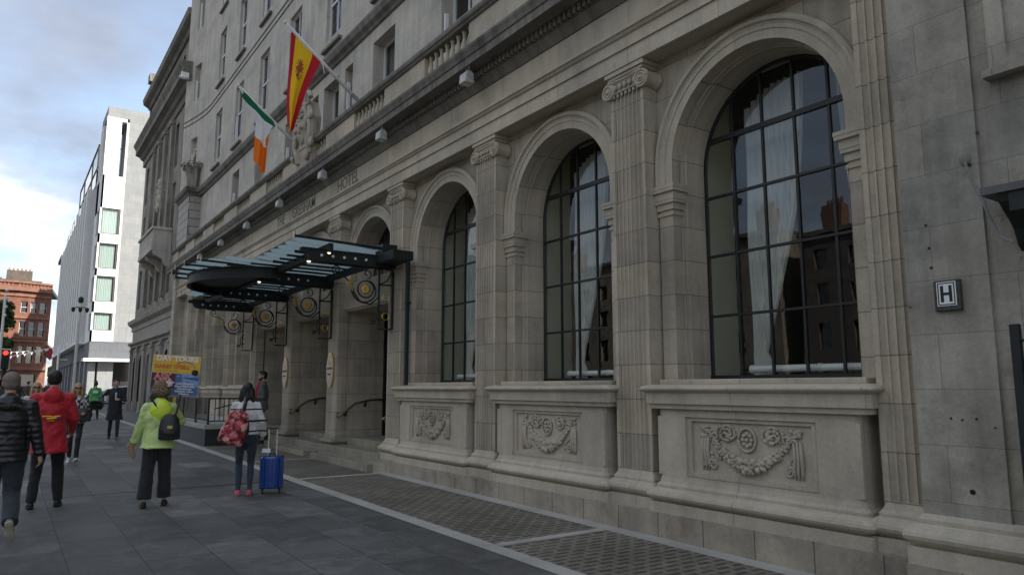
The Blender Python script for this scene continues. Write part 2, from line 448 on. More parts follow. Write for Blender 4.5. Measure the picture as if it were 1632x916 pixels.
def arch_face(mb, X, y0, y1, z0, z1, yc, r, zs):
    """wall face with an arched hole from z0 up"""
    mb.quad((X,y0,z0),(X,yc-r,z0),(X,yc-r,zs),(X,y0,zs)); mb.quad((X,yc+r,z0),(X,y1,z0),(X,y1,zs),(X,yc+r,zs))
    ang = [PI*i/28 for i in range(29)]
    for c in ((y1,z1),(y0,z1)): ang.append(math.atan2(c[1]-zs, c[0]-yc))
    ang = sorted(set(ang)); P = []; Q = []
    for a in ang:
        ca, sa = math.cos(a), math.sin(a); P.append((X, yc+r*ca, zs+r*sa)); t = 1e9
        if ca > 1e-6: t = min(t, (y1-yc)/ca)
        if ca < -1e-6: t = min(t, (y0-yc)/ca)
        if sa > 1e-6: t = min(t, (z1-zs)/sa)
        Q.append((X, yc+t*ca, zs+t*sa))
    for i in range(len(ang)-1): mb.quad(P[i], Q[i], Q[i+1], P[i+1])
def sweep(mb, yc, zs, z0, prof, n=28):
    """sweep a profile of (radius, X) round jamb - arch - jamb"""
    rows = []
    base = [('j',-1,z0)] + [('a', PI-PI*i/n) for i in range(n+1)] + [('j',1,z0)]
    for st in base:
        row = []
        for r, X in prof:
            if st[0] == 'j': row.append((X, yc+st[1]*r, st[2]))
            else: row.append((X, yc+r*math.cos(st[1]), zs+r*math.sin(st[1])))
        rows.append(row)
    for i in range(len(rows)-1):
        for k in range(len(prof)-1): mb.quad(rows[i][k], rows[i][k+1], rows[i+1][k+1], rows[i+1][k])
def ring(mb, y0, y1, xf, xb, prof, rc=0.0):
    """moulding wrapped round front and both ends of a block; prof = (offset, z)"""
    rows = []
    for o, z in prof:
        row = [(xb, y0-o, z)]
        if rc:
            for i in range(5):
                a = -PI/2 - (PI/2)*i/4; row.append((xf-o+(rc+0)+ (rc)*math.cos(a), y0-o+rc+rc*math.sin(a), z))
            for i in range(5):
                a = PI - (PI/2)*i/4; row.append((xf-o+rc+rc*math.cos(a), y1+o-rc+rc*math.sin(a), z))
        else: row += [(xf-o, y0-o, z), (xf-o, y1+o, z)]
        row.append((xb, y1+o, z)); rows.append(row)
    n = len(rows[0]); vs = [p for r in rows for p in r]; fs = []
    for i in range(len(rows)-1):
        for k in range(n-1): fs.append((i*n+k, i*n+k+1, (i+1)*n+k+1, (i+1)*n+k))
    fs.append(tuple(range(n))); fs.append(tuple(range((len(rows)-1)*n, len(rows)*n)))
    mb.add(vs, fs)
def arcz(o0, z0, z1, bulge, n=6):                # torus roll
    return [(o0+bulge*math.sin(PI*i/n), z0+(z1-z0)*i/n) for i in range(n+1)]
BASE = [(.10,.30),(.10,.43)] + arcz(.055,.43,.585,.065) + [(.045,.59),(.045,.615),(.02,.65),(0,.70)]

# lower wall with its arched openings
R, ZS = 1.085, 4.27
for k, yc in enumerate(BAY):
    ent = k in (3,4,5)
    b = MB(); y0, y1 = PIL[k], PIL[k+1]
    if not ent:
        arch_face(b, XW, y0, y1, 1.70, 5.70, yc, R+.02, ZS)
        b.box(XW, XW+.4, y0, y1, -.2, 1.70)
        part(b, 'wall', M['ashlar'])
    else:
        arch_face(b, XW, y0, y1, 3.42, 5.70, yc, R+.02, ZS)
        part(b, 'wall', M['ashlar'])
    z0 = 1.70 if not ent else 3.42
    # jamb and arch, stepping back twice towards the glass
    b = MB()
    sweep(b, yc, ZS, 4.04 if not ent else z0, [(1.33,XW),(1.33,XJ-.03),(1.30,XJ-.055),(1.27,XJ-.05),(1.255,XJ-.02),(1.245,XJ-.02),(1.235,XJ-.012),(1.19,XJ-.012),(1.185,XJ),(R,XJ)])
    part(b, 'arch_moulding', M['moulded'])
    b = MB()
    sweep(b, yc, ZS, z0, [(R,XJ),(R,XJ+.17),(R-.022,XJ+.17),(R-.022,XJ+.21),(R-.03,XJ+.22),(R-.03,XG+.06)])
    if not ent:
        for s in (-1,1):
            b.box(XJ+.001, XW+.01, yc+R+.004 if s>0 else yc-1.30, yc+1.30 if s>0 else yc-R-.004, 1.70, 4.04)
    part(b, 'window_reveal', M['ashlar'])
    if not ent:
        # imposts
        b = MB()
        for s in (-1,1):
            for (o, za, zb) in ((.015,3.68,3.72),(.02,3.75,3.83),(.045,3.83,3.87),(.05,3.87,3.96),(.08,3.96,4.0),(.085,4.0,4.04)):
                ya, yb = yc+s*(R-.0-o), yc+s*(1.315+o*.6)
                b.box(XJ-o, XJ+.17+o*.2, min(ya,yb), max(ya,yb), za, zb+.0005)
        part(b, 'impost', M['moulded'])
        b = MB(); b.box(6.16, XG+.02, yc-1.22, yc+1.22, 1.685, 1.745); part(b, 'window_sill', M['moulded'], bevel=.012)
        # pedestal under the window
        b = MB(); ya, yb = yc-1.18, yc+1.18; xf = 6.075
        ring(b, ya, yb, xf, XW, [(.10,.30),(.10,.42)]+arcz(.05,.42,.565,.075)+[(.04,.57),(.04,.60),(.012,.63),(0,.68),(0,.69)], rc=.07)
        # body with a sunk panel
        py0, py1, pz0, pz1 = yc-.70, yc+.72, .76, 1.30
        ring(b, ya, yb, xf+.002, XW, [(0,.69),(0,pz0-.05)], rc=.07)
        ring(b, ya, yb, xf+.002, XW, [(0,pz1+.04),(0,1.43)], rc=.07)
        for (u0,u1) in ((ya,py0-.06),(py1+.06,yb)):
            ring(b, u0, u1, xf+.002, XW, [(0,pz0-.05),(0,pz1+.04)], rc=.06 if False else 0.0)
        part(b, 'window_pedestal', M['moulded'])
        b = MB()
        # stepped frame round the carving, inside faces and back
        for (o, d) in ((.058,.022),(.0,.05)):
            Y0, Y1, Z0, Z1 = py0-o, py1+o, pz0-(.05 if o else 0), pz1+(.04 if o else 0)
            X0 = xf+(.0 if o else .022)+.002; X1 = xf+d+.002
            b.quad((X0,Y0,Z0),(X1,Y0,Z0),(X1,Y1,Z0),(X0,Y1,Z0)); b.quad((X0,Y0,Z1),(X1,Y0,Z1),(X1,Y1,Z1),(X0,Y1,Z1))
            b.quad((X0,Y0,Z0),(X1,Y0,Z0),(X1,Y0,Z1),(X0,Y0,Z1)); b.quad((X0,Y1,Z0),(X1,Y1,Z0),(X1,Y1,Z1),(X0,Y1,Z1))
        Xa = xf+.024
        for (u0,u1,w0,w1) in ((py0-.06,py0,pz0-.05,pz1+.04),(py1,py1+.06,pz0-.05,pz1+.04),(py0,py1,pz0-.05,pz0),(py0,py1,pz1,pz1+.04)):
            b.quad((Xa,u0,w0),(Xa,u1,w0),(Xa,u1,w1),(Xa,u0,w1))
        Xb = xf+.052; b.quad((Xb,py0,pz0),(Xb,py1,pz0),(Xb,py1,pz1),(Xb,py0,pz1))
        part(b, 'panel_frame', M['moulded'])
        b = MB()
        CR = [(-.02,1.425),(-.02,1.47),(.012,1.48),(.012,1.60)] + arcz(.03,1.605,1.675,.04) + [(.02,1.68),(-.04,1.69)]
        ring(b, yc-1.29, yc+1.29, 6.03, XW, [(o+.02,z) for o,z in CR], rc=.06)
        part(b, 'pedestal_cornice', M['moulded'])
        if k < 3:
            # carved swag with rosette, ribbons and scrolls
            b = MB(); rnd = random.Random(3+k)
            for i in range(46):
                t = i/45; y = yc+.50-1.0*t; z = 1.20-.33*math.sin(PI*t)**.85
                rr = .019+.024*math.sin(PI*t)
                for q in range(6):
                    r = rr*rnd.uniform(.4,.85)
                    b.ball((Xb-.012-rnd.uniform(0,.03)*math.sin(PI*t), y+rnd.uniform(-.018,.018), z+rnd.uniform(-1,1)*rr*1.3), (r,r*rnd.uniform(.8,1.25),r), 7, 5)
            zc = 1.135
            b.tube([(Xb-.016, yc+.10*math.cos(2*PI*i/20)+.02, zc+.115*math.sin(2*PI*i/20)) for i in range(21)], .014, 6)
            for i in range(8):
                a = 2*PI*i/8; b.ball((Xb-.012, yc+.02+.052*math.cos(a), zc+.058*math.sin(a)), (.016,.026,.022), 7, 5)
            b.ball((Xb-.018, yc+.02, zc), .022, 8, 6)
            for s in (-1,1):
                for (dy,dz,r0,tn) in ((.26,.05,.06,1.4),(.42,-.02,.045,1.2),(.45,-.31,.06,1.5),(.24,-.02,.03,1.0)):
                    pts = []
                    for i in range(18):
                        a = i/17*2*PI*tn; r = r0*(1-.8*i/17); pts.append((Xb-.01, yc+s*(dy+r*math.cos(a)), 1.17+dz+r*math.sin(a)))
                    b.tube(pts, [.017*(1-.6*i/17) for i in range(18)], 6)
                # leafy scroll filling between rosette and knot
                for q in range(34):
                    aa = q/34*2*PI*1.7; rr2 = .10*(1-.75*q/34)+.015; cy, cz = yc+s*.27, 1.185
                    r = rnd.uniform(.008,.017)
                    b.ball((Xb-.010-rnd.uniform(0,.012), cy+s*rr2*1.1*math.cos(aa), cz+rr2*.8*math.sin(aa)), (.014, r*rnd.uniform(.8,2), r*rnd.uniform(.8,2)), 6, 5)
                for q in range(16):
                    r = rnd.uniform(.010,.020)
                    b.ball((Xb-.008, yc+s*rnd.uniform(.36,.60), rnd.uniform(.84,.98)), (.012, r*rnd.uniform(.7,2.2), r*rnd.uniform(.7,1.8)), 6, 5)
                # knot and hanging ribbon
                for q in range(9):
                    b.ball((Xb-.015, yc+s*(.52+rnd.uniform(-.05,.06)), 1.19+rnd.uniform(-.05,.07)), (.016,rnd.uniform(.02,.045),rnd.uniform(.012,.03)), 7, 5)
                for dd in (0,.035,.07):
                    b.tube([(Xb-.012, yc+s*(.50+dd), 1.15),(Xb-.02, yc+s*(.515+dd), 1.0),(Xb-.012, yc+s*(.49+dd*1.3), .86),(Xb-.006, yc+s*(.51+dd), .80)], [.014,.02,.017,.006], 6)
                b.tube([(Xb-.008, yc+s*.12,1.2),(Xb-.02,yc+s*.2,1.13),(Xb-.012,yc+s*.3,1.2),(Xb-.012,yc+s*.38,1.1)], [.008,.014,.014,.008], 6)
            part(b, 'carved_garland', M['carving'], smooth=True)

# plinth course
b = MB()
for (ya, yb, xf) in ((2.95, 12.95, 5.955),(22.28, YEND, 5.955)):
    n = 20
    for i in range(n):
        u0, u1 = ya+(yb-ya)*i/n, ya+(yb-ya)*(i+1)/n
        b.quad((xf,u0,gz(u0)-.15),(xf,u1,gz(u1)-.15),(xf,u1,.31),(xf,u0,.31))
    b.quad((xf,ya,.31),(xf,yb,.31),(XW,yb,.31),(XW,ya,.31))
    b.quad((xf,ya,-.2),(XW,ya,-.2),(XW,ya,.31),(xf,ya,.31)); b.quad((xf,yb,-.2),(XW,yb,-.2),(XW,yb,.31),(xf,yb,.31))
# splayed end by the steps
part(b, 'plinth', M['plinth'])
b = MB(); b.prism_z([(5.62,12.96),(5.95,12.6),(5.95,12.96)], -.1, .27); part(b, 'plinth_splay', M['plinth'])

# pilasters
def fluted(b, yc, w, X, xb, z0, z1, nf=7):
    prof = [(xb, yc-w/2), (X, yc-w/2)]
    m = .045; fw = (w-2*m)/nf
    for i in range(nf):
        c = yc-w/2+m+fw*(i+.5); rr = fw*.40
        for j in range(7):
            a = PI*j/6; prof.append((X+.028*math.sin(a), c-rr*math.cos(a)))
    prof += [(X, yc+w/2), (xb, yc+w/2)]
    n = len(prof); vs = [(x,y,z0) for x,y in prof]+[(x,y,z1) for x,y in prof]
    b.add(vs, [(i,i+1,n+i+1,n+i) for i in range(n-1)])
def capital(yc, parent):
    b = MB(); W = .29
    b.box(XP-.03, XW, yc-W-.02, yc+W+.02, 5.56, 5.60); b.box(XP-.055, XW, yc-W-.05, yc+W+.05, 5.60, 5.655)
    b.box(XP-.01, XW, yc-W, yc+W, 5.36, 5.56)
    for s in (-1,1):
        c = (yc+s*(W+.0), 5.42)
        # bolster
        b.lathe([(.0,0),(.115,0),(.118,.03),(.098,.09),(.098,.16),(.118,.24),(.118,.26),(0,.26)], (XP-.045, c[0], c[1]), 16, 'x')
        pts = []
        for i in range(40):
            a = -PI/2*s*-1 + i/39*2*PI*2.2; r = .108*(1-.8*i/39); pts.append((XP-.05, c[0]-s*r*math.sin(a)*1, c[1]+r*math.cos(a)))
        b.tube(pts, [.014*(1-.4*i/39) for i in range(40)], 6)
        b.ball((XP-.055, c[0], c[1]), .028, 8, 6)
    b.tube([(XP-.045, yc-W, 5.53),(XP-.045, yc, 5.51),(XP-.045, yc+W, 5.53)], .014, 6)
    b.tube([(XP-.025, yc-W+.1, 5.37),(XP-.025, yc+W-.1, 5.37)], .012, 6)
    for i in range(5):
        b.ball((XP-.03, yc-.17+.085*i, 5.44), (.03,.03,.042), 8, 6)
    for i in range(7):
        b.ball((XP-.012, yc-.21+.07*i, 5.335), (.018,.022,.03), 8, 5)
    b.build('capital', M['moulded'], parent)
for k, yc in enumerate(PIL):
    b = MB(); ent = k in (4,5)
    if ent:
        # plain round-edged pier below, fluted above the canopy
        b.box(XP, 6.44, yc-.29, yc+.29, .56, 4.05)
        o = part(b, 'pier', M['ashlar'], bevel=.05)
        b = MB(); ring(b, yc-.29, yc+.29, XP, 6.44, [(.12,-.1),(.12,.34),(.11,.34),(.11,.40)]+arcz(.06,.41,.53,.055)+[(.03,.54),(0,.60)], rc=.09)
        part(b, 'pier_base', M['step'])
        b = MB(); fluted(b, yc, .58, XP, XW+.04, 4.05, 5.36); o = part(b, 'pilaster', M['ashlar'])
    else:
        w = .58 if k else .62
        fluted(b, yc, w, XP, XW+.01, .72, 5.36)
        b.box(XP, XW+.01, yc-w/2, yc+w/2, .60, .72)
        o = part(b, 'pilaster', M['ashlar'])
        b = MB(); ring(b, yc-w/2, yc+w/2, XP, XW, BASE, rc=.03); b.build('pilaster_base', M['moulded'], o)
    if k: capital(yc, o)
    else:
        capital(yc, o)

# entablature
Y0E, Y1E = 2.90, 35.2
b = MB()
b.prism_y([(XW+.2,5.66),(6.07,5.66),(6.07,5.87),(6.045,5.87),(6.045,6.02),(6.02,6.03),(6.0,6.06),(5.975,6.07),(5.975,6.10),(6.09,6.13),(6.09,6.14),(XW+.2,6.14)], Y0E, Y1E)
part(b, 'architrave', M['moulded'])
b = MB(); b.box(6.10, XW+.2, Y0E, Y1E, 6.14, 6.52); part(b, 'frieze', M['moulded'])
b = MB()
b.prism_y([(XW+.2,6.52),(6.08,6.52),(6.05,6.56),(6.02,6.60),(5.98,6.64),(5.98,6.78),(XW+.2,6.78)], Y0E, Y1E)
y = Y0E+.05
while y < Y1E-.08:
    b.box(5.905, 5.985, y, y+.062, 6.665, 6.765); y += .105
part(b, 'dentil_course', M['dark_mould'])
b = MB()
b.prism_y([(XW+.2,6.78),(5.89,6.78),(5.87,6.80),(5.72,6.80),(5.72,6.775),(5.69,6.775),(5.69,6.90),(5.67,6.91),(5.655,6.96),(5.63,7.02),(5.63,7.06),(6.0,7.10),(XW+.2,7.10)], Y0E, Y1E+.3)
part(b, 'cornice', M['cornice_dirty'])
for i, (t, y0) in enumerate((('THE', 20.15),('GRESHAM', 18.25),('HOTEL', 15.25))):
    o = text_mesh(t, .40, M['letter'], 'carved_letters', None, (6.096, y0, 6.33), FACE_X, .004, .002, sx=1.0)  # dark colour stands for shading and dirt in the cut letters
    HP.append(o)

# balustrade
b = MB()
ball_spans = []
for k in range(10):
    g0 = PIL[k]+.05; g1 = g0+1.55
    ball_spans.append((g0, g1))
b.box(5.80, 6.02, 2.9, YEND-.3, 7.10, 7.17)
prev = 2.9
for (g0, g1) in ball_spans+[(YEND-.6, YEND-.3)]:
    if g0 > prev: b.box(5.83, 6.0, prev, g0, 7.17, 7.62)
    prev = g1
b.box(6.0,6.03,2.9,2.95,7.1,7.62)
bal = part(b, 'balustrade', M['moulded'])
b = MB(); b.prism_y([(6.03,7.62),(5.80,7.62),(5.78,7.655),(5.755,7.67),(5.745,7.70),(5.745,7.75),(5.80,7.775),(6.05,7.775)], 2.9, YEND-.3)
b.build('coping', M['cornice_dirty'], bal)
prof = [(.045,0),(.045,.03),(.03,.05),(.05,.10),(.062,.16),(.055,.22),(.032,.30),(.026,.36),(.034,.40),(.045,.42),(.045,.45)]
bb = MB(); bb.lathe(prof, (0,0,0), 10)
proto = bb.build('baluster', M['moulded'], bal, smooth=True, loc=(5.915, 0, 7.17)); first = True
for si, (g0, g1) in enumerate(ball_spans):
    for i in range(8):
        y = g0+.10+(g1-g0-.2)*i/7
        if first: proto.location.y = y; first = False; continue
        c = proto.copy(); COL.objects.link(c); c.location = (5.915, y, 7.17); c.parent = bal
# balcony floor behind and upper wall
b = MB(); b.box(XW+.2, 7.2, 2.9, YEND, 6.9, 7.12); part(b, 'terrace_floor', M['roof'])

# ---- upper walls: rectangular windows
XU = 6.5
def holes_wall(b, X, y0, y1, z0, z1, holes, depth=.35, fn=None):
    fn = fn or (lambda u, d: (X+d, u))
    ys = sorted(set([y0,y1]+[h[0] for h in holes]+[h[1] for h in holes])); zs = sorted(set([z0,z1]+[h[2] for h in holes]+[h[3] for h in holes]))
    for i in range(len(ys)-1):
        for j in range(len(zs)-1):
            cy, cz = (ys[i]+ys[i+1])/2, (zs[j]+zs[j+1])/2
            if any(h[0]<cy<h[1] and h[2]<cz<h[3] for h in holes): continue
            a, c = fn(ys[i],0), fn(ys[i+1],0)
            b.quad((*a,zs[j]),(*c,zs[j]),(*c,zs[j+1]),(*a,zs[j+1]))
    for h in holes:
        a, c, a2, c2 = fn(h[0],0), fn(h[1],0), fn(h[0],depth), fn(h[1],depth)
        b.quad((*a,h[2]),(*c,h[2]),(*c2,h[2]),(*a2,h[2])); b.quad((*a,h[3]),(*c,h[3]),(*c2,h[3]),(*a2,h[3]))
        b.quad((*a,h[2]),(*a2,h[2]),(*a2,h[3]),(*a,h[3])); b.quad((*c,h[2]),(*c2,h[2]),(*c2,h[3]),(*c,h[3]))
def sash(fn, h, depth, parent, light=True, mat='sash', glass='glass_dark', open_=False, blind=0):
    """sash window: frame, meeting rail, glazing in one pane mesh, dark room behind"""
    b = MB(); y0, y1, z0, z1 = h; zm = (z0+z1)/2; w = .05
    def bx(a, c, d, e, p0, p1):
        q = [fn(a,p0), fn(c,p0), fn(c,p1), fn(a,p1)]
        b.add([(*q[0],d),(*q[1],d),(*q[2],d),(*q[3],d),(*q[0],e),(*q[1],e),(*q[2],e),(*q[3],e)],
            [(0,3,2,1),(4,5,6,7),(0,1,5,4),(1,2,6,5),(2,3,7,6),(3,0,4,7)])
    d0, d1 = depth-.07, depth-.01
    bx(y0,y0+w,z0,z1,d0,d1); bx(y1-w,y1,z0,z1,d0,d1); bx(y0+w,y1-w,z0,z0+w,d0,d1); bx(y0+w,y1-w,z1-w,z1,d0,d1); bx(y0+w,y1-w,zm-.03,zm+.03,d0,d1)
    if y1-y0 > .9: bx((y0+y1)/2-.014,(y0+y1)/2+.014,z0+w,z1-w,d0+.01,d1)
    f = b.build('window', M[mat], parent)
    if parent is hotel: pass
    g = MB(); p, q = fn(y0+w,depth-.03), fn(y1-w,depth-.03); g.quad((*p,z0+w),(*q,z0+w),(*q,z1-w),(*p,z1-w)); g.build('pane', M[glass], f)
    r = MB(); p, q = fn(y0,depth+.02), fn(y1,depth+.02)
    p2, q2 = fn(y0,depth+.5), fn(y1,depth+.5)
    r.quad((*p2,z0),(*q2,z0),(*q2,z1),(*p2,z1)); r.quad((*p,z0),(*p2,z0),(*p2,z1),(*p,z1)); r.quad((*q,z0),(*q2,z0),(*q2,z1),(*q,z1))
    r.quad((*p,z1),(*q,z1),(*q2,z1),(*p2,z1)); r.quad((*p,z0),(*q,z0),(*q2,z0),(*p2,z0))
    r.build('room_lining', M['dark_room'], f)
    if blind:
        c = MB(); p, q = fn(y0+w,depth+.06), fn(y1-w,depth+.06); c.quad((*p,z1-(z1-z0)*blind),(*q,z1-(z1-z0)*blind),(*q,z1),(*p,z1)); c.build('net_curtain', M['curtain'], f)
    return f
# curving end wall where the front sweeps out to the left pavilion
def sweepfn(u, d):
    # u along the street; the front curves forward between y=32.2 and the end
    if u <= 32.0: return (XU+d, u)
    t = (u-32.0)/3.4; x = XU-.52*t**1.7; nx = .89*t**.7*.27
    return (x+d, u+nx*d*0)
holes = []; hz = []
rnd = random.Random(5)
CEN = [BAY[k] for k in range(9)]
for k, yc in enumerate(CEN):
    if k == 4:
        holes += [(yc-.55,yc+.55,7.95,9.68),(yc-1.45,yc-.95,7.95,9.68),(yc+.95,yc+1.45,7.95,9.68)]
    elif k < 8: holes.append((yc-.58,yc+.58 if k!=7 else yc+.42,7.95,9.68))
h1 = list(holes)
up = []
for k, yc in enumerate(CEN):
    for (za, zb) in ((11.0,13.15),(14.62,16.75),(18.05,20.1)):
        if k < 9: up.append((yc-.55,yc+.55,za,zb))
# two narrow windows in the curved end
up += [(33.85,34.55,11.25,12.95),(33.85,34.55,14.8,16.5),(33.85,34.55,18.3,20.0),(32.0+.35,33.0-.1,1,1)][:3]
up = [h for h in up if not (h[1] > 32.05 and h[0] < 33.0)] + [(BAY[8]-.55,BAY[8]+.42,11.0,13.15),(BAY[8]-.55,BAY[8]+.42,14.62,16.75),(BAY[8]-.55,BAY[8]+.42,18.05,20.1)][:0]
b = MB(); holes_wall(b, XU, -6, 33.2, 7.1, 10.0, h1, .34); part(b, 'upper_wall', M['ashlar_upper'])
b = MB()
holes_wall(b, XU, -6, 32.0, 10.0, 24.5, [h for h in up if h[1] < 32], .17)
sub = [h for h in up if h[0] > 32]
segs = [32.0,32.4,32.8,33.2,33.85,34.55,34.9,35.15,35.4]
for i in range(len(segs)-1):
    hs = [h for h in sub if abs(h[0]-segs[i])<1e-4]
    holes_wall(b, XU, segs[i], segs[i+1], 10.0, 24.5, hs, .3, sweepfn)
a = sweepfn(35.4,0); b.quad((*a,10.0),(9.0,35.4,10.0),(9.0,35.4,24.5),(*a,24.5))
part(b, 'upper_wall', M['ashlar_upper'])
b = MB(); b.box(6.35, 14, -6, 35.4, 24.5, 24.9); part(b, 'roof_parapet', M['moulded'])
b = MB(); b.box(XW, 7.4, PIL[9], 34.86, -.1, 5.7); part(b, 'wall', M['ashlar'])
b = MB(); b.box(14, 14.2, -6, 35.4, -.1, 24.5); b.box(6.6, 14, -6, -5.9, -.1, 24.5); b.box(7.0, 14, 35.3, 35.4, -.1, 24.5); part(b, 'rear_wall', M['dark_wall'])
b = MB(); b.box(6.95, 14, -5.9, 35.3, 6.0, 6.1); part(b, 'floor_slab', M['dark_room'])
wins = []
for h in h1: wins.append(sash(lambda u,d: (XU+d,u), h, .34, None, blind=rnd.choice([0,0,0,.4])))
for h in up: wins.append(sash(sweepfn if h[0]>32 else (lambda u,d: (XU+d,u)), h, .30 if h[0]>32 else .17, None, blind=rnd.choice([0,0,0,.35])))
HP += wins
# white casements swung open a little (bright vertical lines in the photo) and sill ledges
b = MB()
for h in up:
    if h[0] > 32: continue
    b.box(XU-.10, XU-.002, h[0]-.08, h[1]+.08, h[2]-.33, h[2]-.25)
part(b, 'sill_ledge', M['cornice_dirty'])
for h in up+h1:
    if rnd.random() < .55:
        fn = sweepfn if h[0] > 32 else (lambda u,d: (XU+d,u)); b = MB()
        p = fn(h[1]-.07,.04); q = fn(h[1]-.07,.12)
        b.box(p[0], q[0], p[1]-.02, p[1]+.025, h[2]+.05, h[3]-.35 if rnd.random()<.5 else h[2]+1.0)
        HP.append(b.build('casement', M['white_paint']))
# the string course above the first upper storey, curving with the wall
def course(z, prof, name, mat, y0=-6):
    b = MB(); us = [y0]+[32.0+i*.34 for i in range(11)]; n = len(prof); vs = []
    for u in us:
        for (o, dz) in prof: a = sweepfn(u, 0); vs.append((a[0]-o, a[1], z+dz))
    fs = []
    for i in range(len(us)-1):
        for k in range(n-1): fs.append((i*n+k, i*n+k+1, (i+1)*n+k+1, (i+1)*n+k))
    b.add(vs, fs); part(b, name, mat)
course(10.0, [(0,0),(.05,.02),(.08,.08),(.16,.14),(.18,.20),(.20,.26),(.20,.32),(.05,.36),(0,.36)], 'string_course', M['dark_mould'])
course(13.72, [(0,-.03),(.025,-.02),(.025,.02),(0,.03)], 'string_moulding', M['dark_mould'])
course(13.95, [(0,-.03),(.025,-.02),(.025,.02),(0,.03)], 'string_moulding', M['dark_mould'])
# left end pavilion below the string: banded block with cap
b = MB(); b.box(6.0, 7.5, 33.2, YEND, 7.1, 10.0)
part(b, 'banded_pier', M['rustic'])
b = MB(); 
ring(b, 33.2, YEND, 6.0, 7.3, [(0,10.0),(.04,10.02),(.06,10.1),(.16,10.18),(.19,10.30),(.19,10.36),(.05,10.40)])
part(b, 'pavilion_cap', M['dark_mould'])
b = MB(); b.box(5.99, 7.5, 34.85, YEND, gz(35)-.1, 6.1); part(b, 'end_pavilion', M['ashlar'])
b = MB(); b.box(5.975,6.2,34.9,YEND-.03,6.1,6.54); part(b, 'end_pavilion', M['moulded'])

# right end pavilion, coming forward of the last pilaster
b = MB()
b.box(6.0, 8, 2.31, 2.915, .60, 6.9); b.box(6.035, 8, 1.2, 2.31, .60, 6.9)
b.box(6.035, 8, -6, -.6, -.2, 6.9); b.box(6.035, 8, -.6, 1.2, 3.05, 6.9); b.box(6.03,8,-6,2.9,6.9,24.5)
pv = part(b, 'pavilion_wall', M['pavilion'])
b = MB(); ring(b, 1.2, 2.915, 6.0, 6.5, [(.10,.29),(.10,.43)]+arcz(.055,.43,.60,.07)+[(.04,.605),(.04,.64),(0,.68)], rc=.0)
part(b, 'pavilion_base', M['moulded'])
b = MB(); b.box(5.885, 6.6, 1.2, 3.02, -.2, .30); part(b, 'plinth', M['plinth'])
b = MB()   # stone surround of the blind window high on the pavilion
b.box(5.95, 6.03, 2.04, 2.16, 4.12, 6.9); b.box(5.95, 6.03, .6, 2.16, 4.04, 4.12); b.box(5.91,6.03,.55,2.2,3.98,4.04); b.box(5.985,6.03,1.90,2.04,4.12,6.9)
part(b, 'window_surround', M['pavilion'])
b = MB(); b.box(6.2, 6.25, .6, 1.9, 4.12, 6.9); 
b = MB()   # doorway recess
b.box(6.9, 7.0, -.6, 1.2, -.1, 3.05); part(b, 'door', M['iron'])
# anchor holes
b = MB(); 
for (yy, zz, r) in ((2.73,2.95,.011),(2.72,2.76,.011),(2.715,2.6,.011),(2.66,1.42,.009),(2.58,1.41,.008),(2.48,1.42,.009),(2.36,1.36,.007),(2.55,.88,.02),(2.37,3.36,.014),(2.30,3.6,.012),(2.9,2.3,.007)):
    b.lathe([(r,-.003),(r,.01)], (5.998, yy, zz), 10, 'x')
part(b, 'anchor_hole', M['black'])
# entrance: steps, deep side walls, soffits and doors
for k in (3,4,5):
    y0, y1 = PIL[k]+.29, PIL[k+1]-.29
    if k == 3: y0 = PIL[3]+.29
    b = MB()
    for i, (xf, zt) in enumerate(((5.66,.245),(6.03,.40),(6.42,.56))):
        zb = gz(y0)-.1
        b.box(xf, 6.8 if i < 2 else 7.5, (y0 if i else y0-.25 if k==3 else y0-.0), y1+(0 if i else .12), zb, zt)
    part(b, 'entrance_step', M['step'], bevel=.012)
    b = MB(); b.box(6.42, 7.4, y0-.32, y0-.001, -.1, 3.42); b.box(6.42, 7.4, y1+.001, y1+.32, -.1, 3.42)
    b.box(6.30, 6.42, y0-.02, y0+.0, .5, 3.42)
    part(b, 'vestibule_wall', M['ashlar'])
    b = MB(); b.box(6.33, 7.4, y0, y1, 3.38, 3.62); b.box(6.28,6.36,y0,y1,3.42,4.0); part(b, 'lintel', M['moulded'])
    b = MB(); b.box(7.36, 7.40, y0, y1, .56, 3.4)
    for i in range(3): b.box(7.30,7.36, y0+(y1-y0)*i/2-.05, y0+(y1-y0)*i/2+.05, .56, 3.4)
    b.box(7.30,7.36,y0,y1,2.6,2.7)
    d = part(b, 'door', M['iron_window'])
# interiors behind the ground-floor windows
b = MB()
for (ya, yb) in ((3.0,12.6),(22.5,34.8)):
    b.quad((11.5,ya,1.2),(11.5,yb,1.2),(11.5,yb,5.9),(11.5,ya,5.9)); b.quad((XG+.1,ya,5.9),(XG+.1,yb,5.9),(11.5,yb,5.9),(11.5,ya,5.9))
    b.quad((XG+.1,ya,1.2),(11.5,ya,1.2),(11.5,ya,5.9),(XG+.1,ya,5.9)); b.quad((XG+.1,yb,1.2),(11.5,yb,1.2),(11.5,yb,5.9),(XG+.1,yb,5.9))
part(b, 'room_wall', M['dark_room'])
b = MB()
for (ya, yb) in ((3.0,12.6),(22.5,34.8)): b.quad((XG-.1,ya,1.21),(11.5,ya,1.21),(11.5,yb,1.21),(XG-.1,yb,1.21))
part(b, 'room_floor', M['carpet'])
b = MB()
for k in (0,1,2,3,4,5,6,7):
    yc = BAY[k]
    for s in (-1,1):
        z0 = 1.74 if k not in (3,4,5) else 3.5
        b.box(XG+.06, XG+.60, yc+s*1.14-.03, yc+s*1.14+.03, z0, 5.75)
    b.box(XG+.06,XG+.42,yc-1.14,yc+1.14,5.46,5.5)
part(b, 'inner_reveal', M['interior_wall'])
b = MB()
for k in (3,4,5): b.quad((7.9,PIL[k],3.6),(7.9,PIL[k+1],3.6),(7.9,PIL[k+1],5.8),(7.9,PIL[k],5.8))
part(b, 'room_wall', M['dark_room'])
